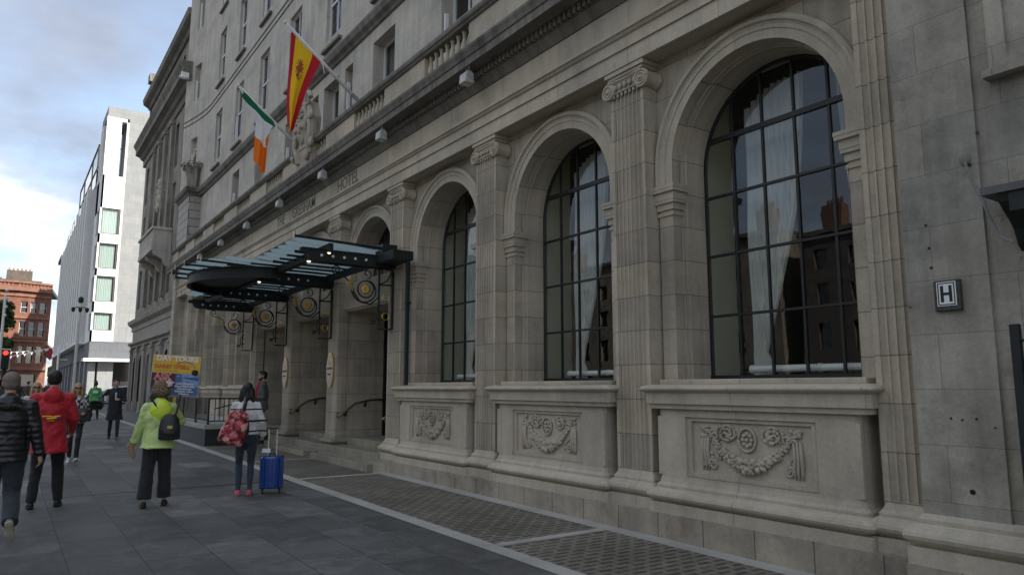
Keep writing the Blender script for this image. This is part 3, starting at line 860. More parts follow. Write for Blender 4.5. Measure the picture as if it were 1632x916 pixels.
# arched steel windows
def arched_window(yc, z0, rr=1.055):
    b = MB(); X = XG
    zsp = ZS
    # perimeter
    pts = arch_pts(yc, rr-.02, zsp, 24, z0)
    b.tube([(X, y, z) for y, z in pts], .024, 6)
    b.box(X-.025, X+.025, yc-rr, yc+rr, z0, z0+.05)
    ys = [yc+d for d in (-.615,-.205,.205,.615)]
    zb = [z for z in (2.49,3.21,3.93,4.63) if z > z0+.2]
    for y in ys:
        top = zsp+math.sqrt(max(0,(rr-.02)**2-(y-yc)**2)); b.box(X-.015, X+.015, y-.014, y+.014, z0+.04, top)
    for z in zb:
        hw = rr-.02 if z < zsp else math.sqrt((rr-.02)**2-(z-zsp)**2); t = .014 if z < 4.5 else .03
        b.box(X-.022, X+.022, yc-hw, yc+hw, z-t, z+t)
    f = b.build('arched_window', M['iron_window'])
    g = MB(); P = arch_pts(yc, rr-.02, zsp, 28, z0+.02); c = (X+.004, yc, z0+1)
    vs = [(X+.004,y,z) for y,z in P]; g.add(vs, [tuple(range(len(vs)))]); g.build('pane', M['glass'], f)
    HP.append(f)
for k, yc in enumerate(BAY):
    if k in (3,4,5): arched_window(yc, 3.6)
    elif k < 8: arched_window(yc, 1.745)
    else: arched_window(yc, 1.745)
# carved armorial group standing on the balustrade
b = MB(); rnd = random.Random(11); yc = 17.25; X = 5.80
b.prism_x([(yc-.42,7.6),(yc+.42,7.6),(yc+.55,8.3),(yc+.3,8.75),(yc-.3,8.75),(yc-.55,8.3)], X-.12, X+.14)
b.ball((X-.12, yc, 8.2), (.16,.34,.5), 14, 10)
for s in (-1,1):
    pts = [(X-.1, yc+s*(.30+.26*math.sin(i/12*PI)), 7.25+1.45*i/12) for i in range(13)]
    b.tube(pts, [.06+.06*math.sin(i/12*PI) for i in range(13)], 8)
    pts = []
    for i in range(22):
        a = i/21*2*PI*1.5; r = .20*(1-.8*i/21); pts.append((X-.16, yc+s*(.36+r*math.cos(a)), 8.75+r*math.sin(a)))
    b.tube(pts, [.07*(1-.6*i/21) for i in range(22)], 8)
    for i in range(16):
        b.ball((X-.1+rnd.uniform(-.08,.06), yc+s*rnd.uniform(.35,.62), 7.2+rnd.random()*1.1), (.06,rnd.uniform(.05,.10),rnd.uniform(.06,.14)), 7, 5)
b.ball((X-.10, yc, 8.98), (.14,.2,.16), 10, 8)
for i in range(7): b.ball((X-.16, yc-.24+.08*i, 9.08+.05*math.sin(i*.5*PI)), (.06,.05,.10), 7, 5)
for i in range(26): b.ball((X-.27+rnd.uniform(-.03,.05), yc+rnd.uniform(-.24,.24), 7.8+rnd.random()*.8), rnd.uniform(.03,.07), 7, 5)
b.box(X-.1, X+.15, yc-.5, yc+.5, 7.08, 7.62)
part(b, 'carved_coat_of_arms', M['carving'], smooth=False)
for o in HP: o.parent = hotel
bpy.context.view_layer.update()
inv = hotel.matrix_world.inverted()
for o in HP: o.matrix_parent_inverse = inv

# curtains and white blind rolls inside the windows
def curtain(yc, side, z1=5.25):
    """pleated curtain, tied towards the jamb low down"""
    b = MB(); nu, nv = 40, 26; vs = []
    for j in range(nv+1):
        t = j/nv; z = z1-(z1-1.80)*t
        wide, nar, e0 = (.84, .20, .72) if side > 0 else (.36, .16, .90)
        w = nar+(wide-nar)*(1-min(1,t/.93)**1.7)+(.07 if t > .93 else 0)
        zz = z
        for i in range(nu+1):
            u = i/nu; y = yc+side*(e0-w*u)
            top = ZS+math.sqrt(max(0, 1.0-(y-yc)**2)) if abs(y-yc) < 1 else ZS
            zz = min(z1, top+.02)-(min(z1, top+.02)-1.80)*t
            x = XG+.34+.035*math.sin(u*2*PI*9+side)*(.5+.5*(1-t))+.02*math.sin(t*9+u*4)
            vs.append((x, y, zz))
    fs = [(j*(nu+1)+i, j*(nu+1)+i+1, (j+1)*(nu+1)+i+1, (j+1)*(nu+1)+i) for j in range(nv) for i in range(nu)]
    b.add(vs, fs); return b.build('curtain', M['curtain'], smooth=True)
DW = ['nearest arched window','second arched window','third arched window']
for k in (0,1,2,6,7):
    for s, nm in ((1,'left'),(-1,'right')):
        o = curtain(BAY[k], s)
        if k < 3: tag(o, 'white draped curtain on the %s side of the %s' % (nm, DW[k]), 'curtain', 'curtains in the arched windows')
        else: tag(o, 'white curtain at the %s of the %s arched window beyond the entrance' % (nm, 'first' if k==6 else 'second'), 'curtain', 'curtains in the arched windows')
for k in (0,1,2):
    b = MB(); b.tube([(XG+.10, BAY[k]-.95, 1.86),(XG+.10, BAY[k]+.55, 1.86)], .042, 10)
    for d in (-.95,-.3,.54): b.tube([(XG+.10, BAY[k]+d, 1.86),(XG+.10, BAY[k]+d+.03, 1.86)], .05, 10)
    o = b.build('window_rail', M['white_paint'], smooth=False); tag(o, 'white horizontal pipe behind the glass at the foot of the %s' % DW[k], 'pipe', 'white pipes at the window feet')
for i, (y, z, lb) in enumerate(((4.02,2.28,'tiny lit lamp low inside the nearest arched window'),(7.6,2.9,'tiny lit lamp inside the second arched window near the pilaster'))):
    b = MB(); b.ball((XG+1.6 if i else XG+.9, y+ (1.1 if i else .0), z), .022, 8, 6); b.tube([(XG+1.6 if i else XG+.9, y+(1.1 if i else 0), 5.89),(XG+1.6 if i else XG+.9, y+(1.1 if i else 0), z)], .004, 5)
    tag(b.build('hanging_lamp', M['lit']), lb, 'lamp')
# ------------------------------------------------------------------ things on the hotel front
# glass canopy over the doors
can = empty('entrance_canopy', (6.1, 17.6, 4.1)); CP = []
tag(can, 'black iron and frosted glass canopy with a bowed front over the hotel steps', 'canopy')
ZB = 3.97
def out_x(y):                       # outline of the glass, bowed in the middle
    d = abs(y-17.62)
    return 4.15 if d > 2.3 else 4.15-1.05*math.sqrt(max(0, 1-(d/2.3)**2))
b = MB(); y = 12.68
b2 = MB(); k = 0
while y < 22.5:
    xo = out_x(y+.2); zo = 4.37; zi = 4.26
    n = 6; pts = []
    for i in range(n+1):
        a = -PI/2+PI*i/n; pts.append((xo+.16-.16*math.cos(a), y+.22+.20*math.sin(a)))
    vs = [(x, yy, zo-(x-xo)*.04) for x, yy in pts]+[(6.04, y+.42, zi),(6.04, y+.02, zi)]
    m = len(vs); vs += [(p[0],p[1],p[2]+.012) for p in vs]
    fs = [tuple(range(m)), tuple(range(2*m-1, m-1, -1))]+[(i,(i+1)%m,m+(i+1)%m,m+i) for i in range(m)]
    b.add(vs, fs)
    b2.box(out_x(y+.45)+.25, 6.04, y+.425, y+.455, 4.235, 4.275)
    y += .46; k += 1
CP.append(b.build('glass_roof', M['canopy_glass'])); CP.append(b2.build('glazing_bar', M['iron']))
b = MB()
for y in (12.74, 15.99, 19.24, 22.49):
    # beam with an ogee nose
    b.prism_y([(6.12,ZB),(4.45,ZB),(4.38,ZB+.05),(4.36,ZB+.12),(4.22,ZB+.16),(4.22,ZB+.21),(6.12,ZB+.21)], y-.035, y+.035)
    b.box(4.25, 6.1, y-.055, y+.055, ZB+.21, ZB+.225); b.box(4.5, 6.1, y-.05, y+.05, ZB-.012, ZB)
b.box(4.72, 4.80, 12.6, 22.6, ZB+.19, ZB+.33); b.box(4.69, 4.83, 12.6, 22.6, ZB+.17, ZB+.19)
b.box(5.95, 6.03, 12.3, 22.6, ZB+.12, ZB+.26)
b.box(5.7, 6.12, 11.95, 12.8, ZB+.05, ZB+.22); b.box(5.75, 6.05, 12.5, 12.85, ZB+.22, ZB+.42)
CP.append(b.build('beam', M['iron']))
b = MB()   # purlins with raised brass tips
for y in (12.55, 13.9, 15.3, 16.15, 16.9, 17.62, 18.35, 19.1, 19.95, 21.3, 22.6):
    b.tube([(out_x(y)+(.35 if abs(y-17.6)>1.6 and y>13 else -.10), y, 4.35),(6.0, y, 4.30)], .026, 8)
CP += b.each('glass_tube', M['iron'])
b = MB()
for y in (12.55, 16.15, 16.9, 17.62, 18.35, 19.1, 22.6):
    b.tube([(out_x(y)-.10, y, 4.31),(out_x(y)-.10, y, 4.44)], .016, 6)
CP += b.each('finial', M['brass'])
b = MB()   # bowed fascia with dark soffit
arc = [(4.80-1.48*math.sin(PI*i/28), 17.62-1.92*math.cos(PI*i/28)) for i in range(29)]
pr = [(0,ZB-.10),(.05,ZB-.10),(.05,ZB+.24),(.0,ZB+.24)]
for i in range(28):
    for (o0,o1,z0,z1) in ((0,.05,ZB+.06,ZB+.30),(-.03,.0,ZB+.05,ZB+.075),(-.03,.0,ZB+.27,ZB+.30)):
        def off(p, o):
            d = Vector((p[0]-4.9, p[1]-17.62)); d.normalize(); return (p[0]-d.x*o, p[1]-d.y*o)
        p0,p1,q0,q1 = off(arc[i],o0),off(arc[i+1],o0),off(arc[i],o1),off(arc[i+1],o1)
        b.add([(*p0,z0),(*p1,z0),(*q1,z0),(*q0,z0),(*p0,z1),(*p1,z1),(*q1,z1),(*q0,z1)],
            [(0,3,2,1),(4,5,6,7),(0,1,5,4),(1,2,6,5),(2,3,7,6),(3,0,4,7)])
CP.append(b.build('bowed_fascia', M['iron']))
b = MB(); vs = [(x+.03, y, ZB+.22) for x, y in arc]; vs += [(x, y, z+.03) for x, y, z in vs]; m = 29
b.add(vs, [tuple(range(m)), tuple(range(2*m-1,m-1,-1))]+[(i,(i+1)%m,m+(i+1)%m,m+i) for i in range(m)]); CP.append(b.build('bow_soffit', M['iron']))
b = MB()
for y in (12.74, 15.99, 19.24, 22.49):
    for i in range(5): b.ball((4.62+.22*i, y-.042, ZB+.105), (.028,.012,.028), 8, 6)  # white painted beads stand for the dots of light along the beams
CP += b.each('light_dot', M['white_paint'])
b = MB()
for (x, y) in ((4.76,12.72),(4.76,13.8),(4.76,17.2)): b.ball((x, y, ZB+.165), (.04,.04,.025), 8, 6)
CP += b.each('spotlight', M['lit'])
def bracket(y):
    b = MB(); X = 6.10
    # wall plate, two uprights
    b.box(X-.02, X+.02, y-.02, y+.02, 2.78, 3.9)
    b.box(X-.30, X-.27, y-.015, y+.015, 2.85, 3.95); b.box(X-.30, X, y-.015, y+.015, 2.76, 2.79); b.box(X-.3, X, y-.015, y+.015, 3.62, 3.65)
    b.box(X-1.35, X, y-.015, y+.015, 3.93, 3.96)
    for z in (2.95,3.1,3.22): b.box(X-.31,X-.23,y-.02,y+.02,z,z+.02)
    c = (X-.56, 3.52)
    def spiral(cx, cz, r0, r1, a0, a1, rad=.014, n=30):
        b.tube([(cx+(r0+(r1-r0)*i/n)*math.cos(a0+(a1-a0)*i/n), y, cz+(r0+(r1-r0)*i/n)*math.sin(a0+(a1-a0)*i/n)) for i in range(n+1)], rad, 6)
    spiral(c[0], c[1], .30, .17, PI*.9, PI*.9+2*PI*.75, .017); spiral(c[0], c[1], .17, .155, 0, 2*PI, .015)
    spiral(c[0]+.02, c[1]+.30, .10, .02, -PI*.5, PI*1.6, .012)
    spiral(X-1.15, 3.85, .10, .02, -PI*.5, -PI*.5-PI*2.6, .013)
    b.tube([(X-1.15, y, 3.75),(X-.98, y, 3.72),(X-.86, y, 3.60),(X-.80, y, 3.45),(X-.66, y, 3.27),(X-.45, y, 3.24),(X-.30, y, 3.38)], .015, 6)
    b.tube([(X-.27,y,3.25),(X-.35,y,3.1),(X-.33,y,2.95),(X-.38,y,2.88)], .013, 6)
    spiral(X-.40, 2.90, .05, .015, 0, 2*PI*1.4, .012)
    b.tube([(X,y,3.93),(X-.12,y,3.72),(X-.27,y,3.64)], .014, 6)
    o = b.build('bracket', M['iron'])
    g = MB()
    for i in range(8):
        a = 2*PI*i/8; g.ball((c[0]+.055*math.cos(a), y-.012, c[1]+.055*math.sin(a)), (.042,.018,.030), 8, 6, Matrix.Rotation(-a, 3, 'Y'))
    g.ball((c[0], y-.025, c[1]), .026, 8, 6)
    g.build('gilt_rosette', M['gold'], o, smooth=True)
    g = MB()
    g.tube([(c[0]-.27,y-.005,c[1]-.05),(c[0]-.33,y-.01,c[1]+.12),(c[0]-.29,y-.005,c[1]+.26)], [.02,.028,.008], 7)
    g.build('gilt_leaf', M['gold'], o)
    for z in (3.38, 3.02):
        g = MB(); g.tube([(X-.14+.07*math.cos(2*PI*i/16), y-.005, z+.07*math.sin(2*PI*i/16)) for i in range(17)], .009, 6); g.build('gilt_ring', M['gold'], o)
    return o
for y in (12.78, 16.0, 19.24, 22.49): CP.append(bracket(y))
for o in CP: o.parent = can
bpy.context.view_layer.update(); inv = can.matrix_world.inverted()
for o in CP: o.matrix_parent_inverse = inv

# drainpipe at the canopy's near end
b = MB(); b.box(6.0, 6.07, 11.96, 12.03, 1.70, 4.05); b.box(6.0,6.09,11.94,12.05,3.2,3.24)
tag(b.build('drainpipe', M['iron'], bevel=.008), 'square black drainpipe down the front beside the canopy end', 'pipe')
# weathered lamp boxes under the cornice
nth = ['nearest','second','third','fourth','fifth','sixth','furthest']
where = ['between the second and third arched windows','above the near end of the canopy','above the last carved letters','above the middle carved letters','above the first carved letters','beyond the carved letters','near the hotel corner']
proto = None
for i in range(7):
    y = 9.49+PER*i
    if proto is None:
        proto = empty('cornice_lamp', (5.76, y, 6.62))
        b = MB(); b.prism_y([(-.09,-.10),(.09,-.10),(.075,.06),(.03,.10),(-.03,.10),(-.075,.06)], -.10, .10); b.build('lamp_case', M['lampbox'], proto, bevel=.012)
        b = MB(); b.box(-.015, .015, -.015, .015, .10, .20); b.build('lamp_arm', M['lampbox'], proto)
        b = MB(); b.tube([(0,-.05,.05),(-.03,-.12,.12),(-.08,-.14,.3),(-.12,-.1,.42)], .006, 5); b.build('cable', M['lampbox'], proto)
        o = proto
    else:
        o = copy_tree(proto); o.location = (5.76, y, 6.62)
    tag(o, '%s pale lamp box under the cornice, %s' % (nth[i], where[i]), 'lamp', 'lamp boxes under the hotel cornice')
# flags
def flag_thing(name, label, base, tip, fn, matl, nu=24, nv=40, emblem=False):
    o = empty(name, base); tag(o, label, 'flag')
    b = MB(); d = Vector(tip)-Vector(base)
    b.tube([(0,0,0), d], [.042,.032], 10); p = b.build('pole', M['alu'], o, smooth=True)
    b = MB(); b.ball(d, .04, 10, 8); b.build('finial', M['alu'], p)
    b = MB(); b.tube([(0,0,-.02),(.04,0,-.16)], .05, 8); b.tube([(-.02,0,.02),d*.1], .042, 8); b.build('pole_socket', M['iron'], p)
    b = MB(); b.tube([d*.985+Vector((0,-.02,-.03)), d*.93+Vector((.0,-.02,-.12)), fn(0,0,d)], .010, 5)
    b.tube([fn(1,0,d), fn(1,0,d)+Vector((.06,-.01,-.10)), fn(1,0,d)+Vector((.09,-.01,-.26))], .009, 5)
    b.build('halyard', M['white_paint'], o)
    vs = [fn(i/nu, j/nv, d) for j in range(nv+1) for i in range(nu+1)]
    me = bpy.data.meshes.new('flag_cloth')
    fs = [(j*(nu+1)+i, j*(nu+1)+i+1, (j+1)*(nu+1)+i+1, (j+1)*(nu+1)+i) for j in range(nv) for i in range(nu)]
    me.from_pydata([tuple(v) for v in vs], [], fs); uv = me.uv_layers.new(name='uv')
    for poly in me.polygons:
        for li in poly.loop_indices:
            vi = me.loops[li].vertex_index; uv.data[li].uv = ((vi % (nu+1))/nu, (vi//(nu+1))/nv)
    me.polygons.foreach_set('use_smooth', [True]*len(me.polygons)); me.materials.append(matl)
    c = bpy.data.objects.new('flag_cloth', me); COL.objects.link(c); c.parent = o
    return o
def stripe_mat(name, axis, stops, trans=.35):
    m, nt, b = new_mat(name); uv = nt.nodes.new('ShaderNodeUVMap'); sp = nt.nodes.new('ShaderNodeSeparateXYZ'); nt.links.new(uv.outputs[0], sp.inputs[0])
    r = nt.nodes.new('ShaderNodeValToRGB'); r.color_ramp.interpolation = 'CONSTANT'; e = r.color_ramp.elements
    while len(e) < len(stops): e.new(.5)
    for i, (p, c) in enumerate(stops): e[i].position = p; e[i].color = (*c, 1)
    nt.links.new(sp.outputs[axis], r.inputs[0]); nt.links.new(r.outputs[0], b.inputs['Base Color']); b.inputs['Roughness'].default_value = .8
    tl = nt.nodes.new('ShaderNodeBsdfTranslucent'); nt.links.new(r.outputs[0], tl.inputs[0])
    mx = nt.nodes.new('ShaderNodeMixShader'); mx.inputs[0].default_value = trans
    nt.links.new(b.outputs[0], mx.inputs[1]); nt.links.new(tl.outputs[0], mx.inputs[2]); nt.links.new(mx.outputs[0], nt.nodes['Material Output'].inputs[0])
    return m
def spanish(u, v, d):
    """hoist along the pole near its tip, the fly hanging down and gathering"""
    top = d*(.93-.37*u)+Vector((0,-.03,-.05-.03*math.sin(u*PI)))
    g = 1-v
    left = Vector((d.x*.93+.02-.05*v, -.03, d.z*.9-2.08*v*1.0))
    wid = .70*(1-v)**1.35+.14*math.sqrt(v)
    z = top.z*(1-v)+(left.z)*v if v < 1 else left.z
    drop = 2.05*v*(1-.14*u)
    x = d.x*.93-.05*v*0+.02+u*wid*1.0*(.92)
    z = top.z-drop+.12*u*v
    y = -.03+.09*v*math.sin(u*9+v*2.2)+.05*math.sin(u*5+v*5)*v
    x += .02*math.sin(v*7+u*3)*v
    return Vector((x, y, z))
m = stripe_mat('red_yellow_red_cloth', 0, [(0,(.50,.015,.03)),(.15,(.90,.53,.01)),(.72,(.55,.015,.03))])
f = flag_thing('flag_on_pole', 'red, yellow and red striped flag with a crest hanging from the nearer white pole', (5.85,14.15,7.82), (4.17,14.1,9.12), spanish, m)
d = Vector((4.17,14.1,9.12))-Vector((5.85,14.15,7.82))
cl = [c for c in f.children if c.name.startswith('flag_cloth')][0]
b = MB(); rnd = random.Random(2)
for i in range(14):
    a = 2*PI*i/14; p = spanish(.42+.13*math.cos(a), .31+.13*math.sin(a)*.9, d); b.ball(p+Vector((0,-.012,0)), (.012,.006,.018+.014*(i%2)), 7, 5)
for i in range(46):
    a = rnd.uniform(0,2*PI); r = math.sqrt(rnd.random()); p = spanish(.42+.085*r*math.cos(a), .32+.085*r*math.sin(a), d)
    b.ball(p+Vector((0,-.014,0)), (.018,.006,.026), 6, 4)
for i in range(5):
    p = spanish(.38+.02*i, .225+.012*abs(i-2)/2, d); b.ball(p+Vector((0,-.012,0)), (.02,.006,.03), 6, 4)
b.build('crest', plain('crest_print', (.33,.07,.03), .8, nscale=60, namt=.5), cl)
def irish(u, v, d):
    top = d*(.95-.50*u)+Vector((0,-.035,-.05))
    # green band clings along the pole, the rest gathers and drops
    if v < .30:
        t = v/.30; return top+Vector((-.0+.05*t*(1-u), -.03-.02*math.sin(u*8), -.065*t-.015*math.sin(u*PI)*t))
    t = (v-.30)/.70; k = min(1,t*5); k = k*k*(3-2*k)
    wid = .30-.03*t
    x = (d.x*.95-d.x*.50*u)*(1-k)+(-1.17+wid*min(1,u/.72)+(.12*(1-t)*(u-.72)/.28 if u > .72 else 0))*k
    z0 = top.z-.10; zt = .80-.35*u
    z = z0*(1-k)+zt*k-1.42*t*(1-.12*abs(u-.5))
    if u > .72: z += .95*t*(u-.72)/.28
    y = -.05+.07*math.sin(u*11+t*2)*(.3+t)
    return Vector((x, y, z))
m = stripe_mat('green_white_orange_cloth', 1, [(0,(.01,.16,.07)),(.33,(.80,.80,.80)),(.66,(.90,.20,.01))], .4)
flag_thing('flag_on_pole', 'green, white and orange flag hanging limp from the further, lower-looking white pole', (5.85,17.95,7.82), (4.21,17.9,9.12), irish, m)
# oval plaques on the piers
for y, lab in ((15.99,'oval gilt-edged hotel plaque on the pier between the first two doorways'),(19.24,'oval gilt-edged hotel plaque on the second pier, by the man in grey')):
    e = empty('oval_plaque', (6.125, y, 2.06)); tag(e, lab, 'sign', 'oval plaques on the entrance piers')
    def oval(b, ry, rz, x0, x1, n=32):
        b.prism_x([(ry*math.cos(2*PI*i/n), rz*math.sin(2*PI*i/n)) for i in range(n)], x0, x1)
    b = MB(); oval(b, .215, .40, -.02, .012); b.build('plaque_rim', M['gold'], e)
    b = MB(); oval(b, .19, .37, -.026, -.018); b.build('plaque_face', plain('plaque_cream', (.50,.45,.36), .4, nscale=9), e)
    text_mesh('THE', .07, M['gold'], 'lettering', e, (-.029,0,.16), FACE_X, .002); text_mesh('GRESHAM', .075, M['letter'], 'lettering', e, (-.029,0,.03), FACE_X, .002)
    text_mesh('DUBLIN', .055, M['letter'], 'lettering', e, (-.029,0,-.10), FACE_X, .002)
# handrails up the steps
def handrail(y, lab):
    e = empty('handrail', (6.3, y, .5)); tag(e, lab, 'handrail', 'brass handrails by the hotel doors')
    b = MB(); b.tube([(-.12,0,.60),(-.17,0,.54),(-.12,0,.51),(-.05,0,.56),(.28,0,.80),(.65,0,.88),(.95,0,.88)], .024, 8); b.build('rail', M['brass'], e, smooth=True)
    b = MB()
    for (x, z) in ((.08,.64),(.55,.84)): b.tube([(x,0,z),(x,.03,z-.07),(x,.09,z-.08)], .014, 6); b.ball((x,.085,z-.08), (.035,.012,.045), 8, 6)
    b.build('bracket', M['iron'], e)
handrail(15.58, 'brass handrail climbing the left wall of the nearest doorway')
handrail(18.83, 'brass handrail climbing the left wall of the middle doorway')
handrail(13.14, 'short bright end of a brass handrail at the right of the nearest doorway')
handrail(16.39, 'brass handrail end at the right of the middle doorway, beside the oval plaque pier')
# hydrant sign
e = empty('hydrant_sign', (5.998, 2.60, 2.37)); tag(e, 'small framed white plate with a black letter H on the right-hand wall', 'sign')
b = MB(); b.box(-.035, 0, -.10, .095, -.125, .115); b.build('backboard', plain('weathered_backboard', (.06,.06,.05), .8, nscale=20, namt=.5), e, bevel=.006)
b = MB(); b.box(-.042, -.034, -.07, .07, -.088, .10); b.build('plate', M['white_paint'], e)
b = MB()
for (u0,u1,w0,w1) in ((-.062,.062,.086,.093),(-.062,.062,-.081,-.074),(-.062,-.055,-.074,.086),(.055,.062,-.074,.086)): b.box(-.0445,-.0415,u0,u1,w0,w1)
b.box(-.0445,-.0415,-.042,-.020,-.058,.070); b.box(-.0445,-.0415,.020,.042,-.058,.070); b.box(-.0445,-.0415,-.020,.020,-.004,.016)
b.build('letter', M['black'], e)
# door hood on the right, with its cable
e = empty('door_hood', (6.0, .92, 3.0)); tag(e, 'black curved metal hood over a doorway at the right edge', 'canopy')
b = MB(); b.box(-.34, .03, -1.6, 1.27, .02, .075); b.build('hood_roof', plain('grey_lead', (.10,.105,.10), .6, nscale=5), e)
b = MB(); 
for yy in (1.17,-1.5): b.prism_y([(-.32,.02),(-.30,-.04),(-.24,-.09),(-.16,-.14),(-.08,-.21),(-.03,-.32),(.03,-.36),(.03,.02)], yy-.30, yy)
b.box(-.32,-.28,-1.5,1.1,-.12,.02); b.build('hood_cheek', M['iron'], e)
b = MB(); b.tube([(6.0,2.40,3.40),(5.96,2.385,3.36),(5.94,2.34,3.2),(5.92,2.28,3.05),(5.86,2.20,2.85),(5.74,2.12,2.72),(5.5,1.95,2.62)], .010, 6)
b.ball((5.99,2.40,3.41), (.02,.04,.05), 8, 6)
tag(b.build('cable', plain('grey_cable', (.17,.17,.15), .7)), 'grey cable hanging from the wall to the hood, above the letter H plate', 'cable')
# menu board at the right edge
e = empty('board_stand', (5.80, 2.10, gz(2))); tag(e, 'black post and frame of a notice board cut off by the right edge', 'notice board')
b = MB(); b.box(-.028,.028,-.03,.03,-.1,2.08); b.build('post', M['iron'], e, bevel=.006)
b = MB(); b.tube([(0,0,1.97),(-.02,-.12,1.955),(-.03,-.3,2.0)], .012, 6); b.build('top_rod', M['iron'], e)
b = MB(); b.box(-.03,.0,-.90,-.09,1.32,1.93); b.build('poster', plain('pale_poster', (.42,.46,.44), .5, nscale=4, namt=.25), e)
b = MB(); b.box(-.05,.03,-.95,-.03,.05,1.32); b.box(-.06,.04,-.95,-.03,1.30,1.34); b.build('lower_panel', M['iron'], e)
# herm bust and plant tub on the pavilion cap
e = empty('stone_bust', (6.55, 34.2, 10.4)); tag(e, 'weathered stone bust with a face on top of the banded corner block', 'statue')
b = MB(); b.box(-.28,.28,-.28,.28,0,1.1); b.lathe([(.26,1.1),(.20,1.3),(.14,1.4),(.14,1.5)], (0,0,0), 14)
b.build('bust_shaft', M['carving'], e, bevel=.02)
b = MB(); b.ball((0,0,1.78), (.24,.26,.30), 16, 12); b.ball((-.02,-.24,1.74), (.05,.06,.08), 8, 6); b.ball((0,-.2,1.62), (.10,.07,.03), 8, 6)
for s in (-1,1): b.ball((s*.09,-.21,1.82), (.05,.04,.03), 8, 6); b.ball((s*.25,0,1.72), (.06,.14,.2), 8, 6)
b.ball((0,.0,1.98), (.28,.28,.14), 12, 8); b.build('bust_head', M['carving'], e, smooth=True)
e = empty('plant_tub', (6.25, 33.5, 10.4)); tag(e, 'tapered stone tub with a shaggy plant on the cap in front of the bust', 'planter')
b = MB(); b.lathe([(.30,0),(.36,.5),(.42,.95),(.38,.95),(.3,.8)], (0,0,0), 4); b.build('tub', M['dark_wall'], e)
def leaves(n, c, r, size, seed, mat, parent, name='foliage', shape=None):
    rnd = random.Random(seed); b = MB()
    for i in range(n):
        while True:
            p = Vector((rnd.uniform(-1,1), rnd.uniform(-1,1), rnd.uniform(-1,1)))
            if p.length < 1 and p.length > .25: break
        p = Vector((p.x*r[0], p.y*r[1], p.z*r[2]))+Vector(c)
        if shape and not shape(p): continue
        a = Vector((rnd.uniform(-1,1), rnd.uniform(-1,1), rnd.uniform(-1,1))).normalized()*size*rnd.uniform(.6,1.3)
        q = a.cross(Vector((rnd.uniform(-1,1), rnd.uniform(-1,1), rnd.uniform(-1,1)))).normalized()*size*.5
        b.add([p-a, p+q, p+a, p-q], [(0,1,2,3)])
    return b.build(name, mat, parent)
M['leaf'] = plain('leaf_green', (.055,.10,.025), .6, nscale=1.3, namt=.6, vec='Object')
M['leaf_grey'] = plain('dry_leaf', (.16,.15,.11), .8, nscale=5, namt=.4)
M['bark'] = plain('bark', (.08,.065,.05), .9, nscale=8, namt=.4)
leaves(420, (0,0,.95), (.62,.62,.30), .06, 4, M['leaf_grey'], e)

# ramp with railings beside the steps
e = empty('ramp_railing', (4.5, 20.2, gz(20))); tag(e, 'black bar railing on a dark stone-capped ramp wall left of the hotel steps', 'railing')
def wy(y): return y-20.2
b = MB(); b.box(-.10, 1.5, 0, 9.0, -.12, .43) ; b.build('ramp_wall', plain('black_granite', (.022,.026,.028), .35, nscale=20, namt=.4), e)
b = MB(); b.box(-.15, 1.5, -.06, 9.05, .43, .55); b.build('coping', M['granite_strip'], e, bevel=.01)
b = MB(); b.box(-.06,-.02,.0,9.0,1.20,1.24); b.box(-.06,-.02,.0,9.0,.64,.67)
b.box(-.04,1.5,.0,.04,1.20,1.24); b.box(-.04,1.5,.01,.035,.62,.65)
b.tube([(0.1,.02,.95),(.8,.02,1.12),(1.5,.02,1.18)], .016, 6)
b.build('rail', M['iron'], e)
b = MB(); x = .12
while x < 1.5: b.box(x-.008,x+.008,.012,.030,.65,1.20); x += .115
y = .12
while y < 9: b.box(-.048,-.032,y-.008,y+.008,.67,1.20); y += .13
b.each('baluster', M['iron'], e)
for (x, y) in ((-.04,.02),(-.04,1.5),(-.04,3.2),(-.04,6),(-.04,9),(.78,.02)):
    b = MB(); b.box(x-.022,x+.022,y-.022,y+.022,.50,1.22); b.ball((x,y,.57), (.04,.04,.03), 8, 6); b.build('post', M['iron'], e)

# ------------------------------------------------------------------ dark neighbour building
nb = empty('stone_office_building', (9, 42.5, 0)); tag(nb, 'dark weathered stone building with two heavy cornices and a pale balcony beyond the hotel', 'building'); NP = []
def npart(b, name, mat, **k):
    r = b.each(name, mat, **k) if name in EACH else [b.build(name, mat, **k)]
    NP.extend(r); return r[0]
XN, YA, YB = 6.25, 35.75, 49.0
hs = []; cols = [36.7,38.6,40.5,42.4,44.3,46.2,47.9]
for i, y in enumerate(cols):
    for (z0,z1) in ((6.3,8.6),(9.5,11.9),(12.7,15.0)): hs.append((y-.42,y+.42,z0,z1))
b = MB(); holes_wall(b, XN, YA, YB, 5.5, 16.0, hs, .45); b.quad((XN,YA,5.5),(12,YA,5.5),(12,YA,16),(XN,YA,16)); b.quad((XN,YB,-.3),(14,YB,-.3),(14,YB,21),(XN,YB,21)); npart(b, 'wall', M['dark_wall'])
for h in hs: NP.append(sash(lambda u,d: (XN+d,u), h, .45, None, mat='sash_dark'))
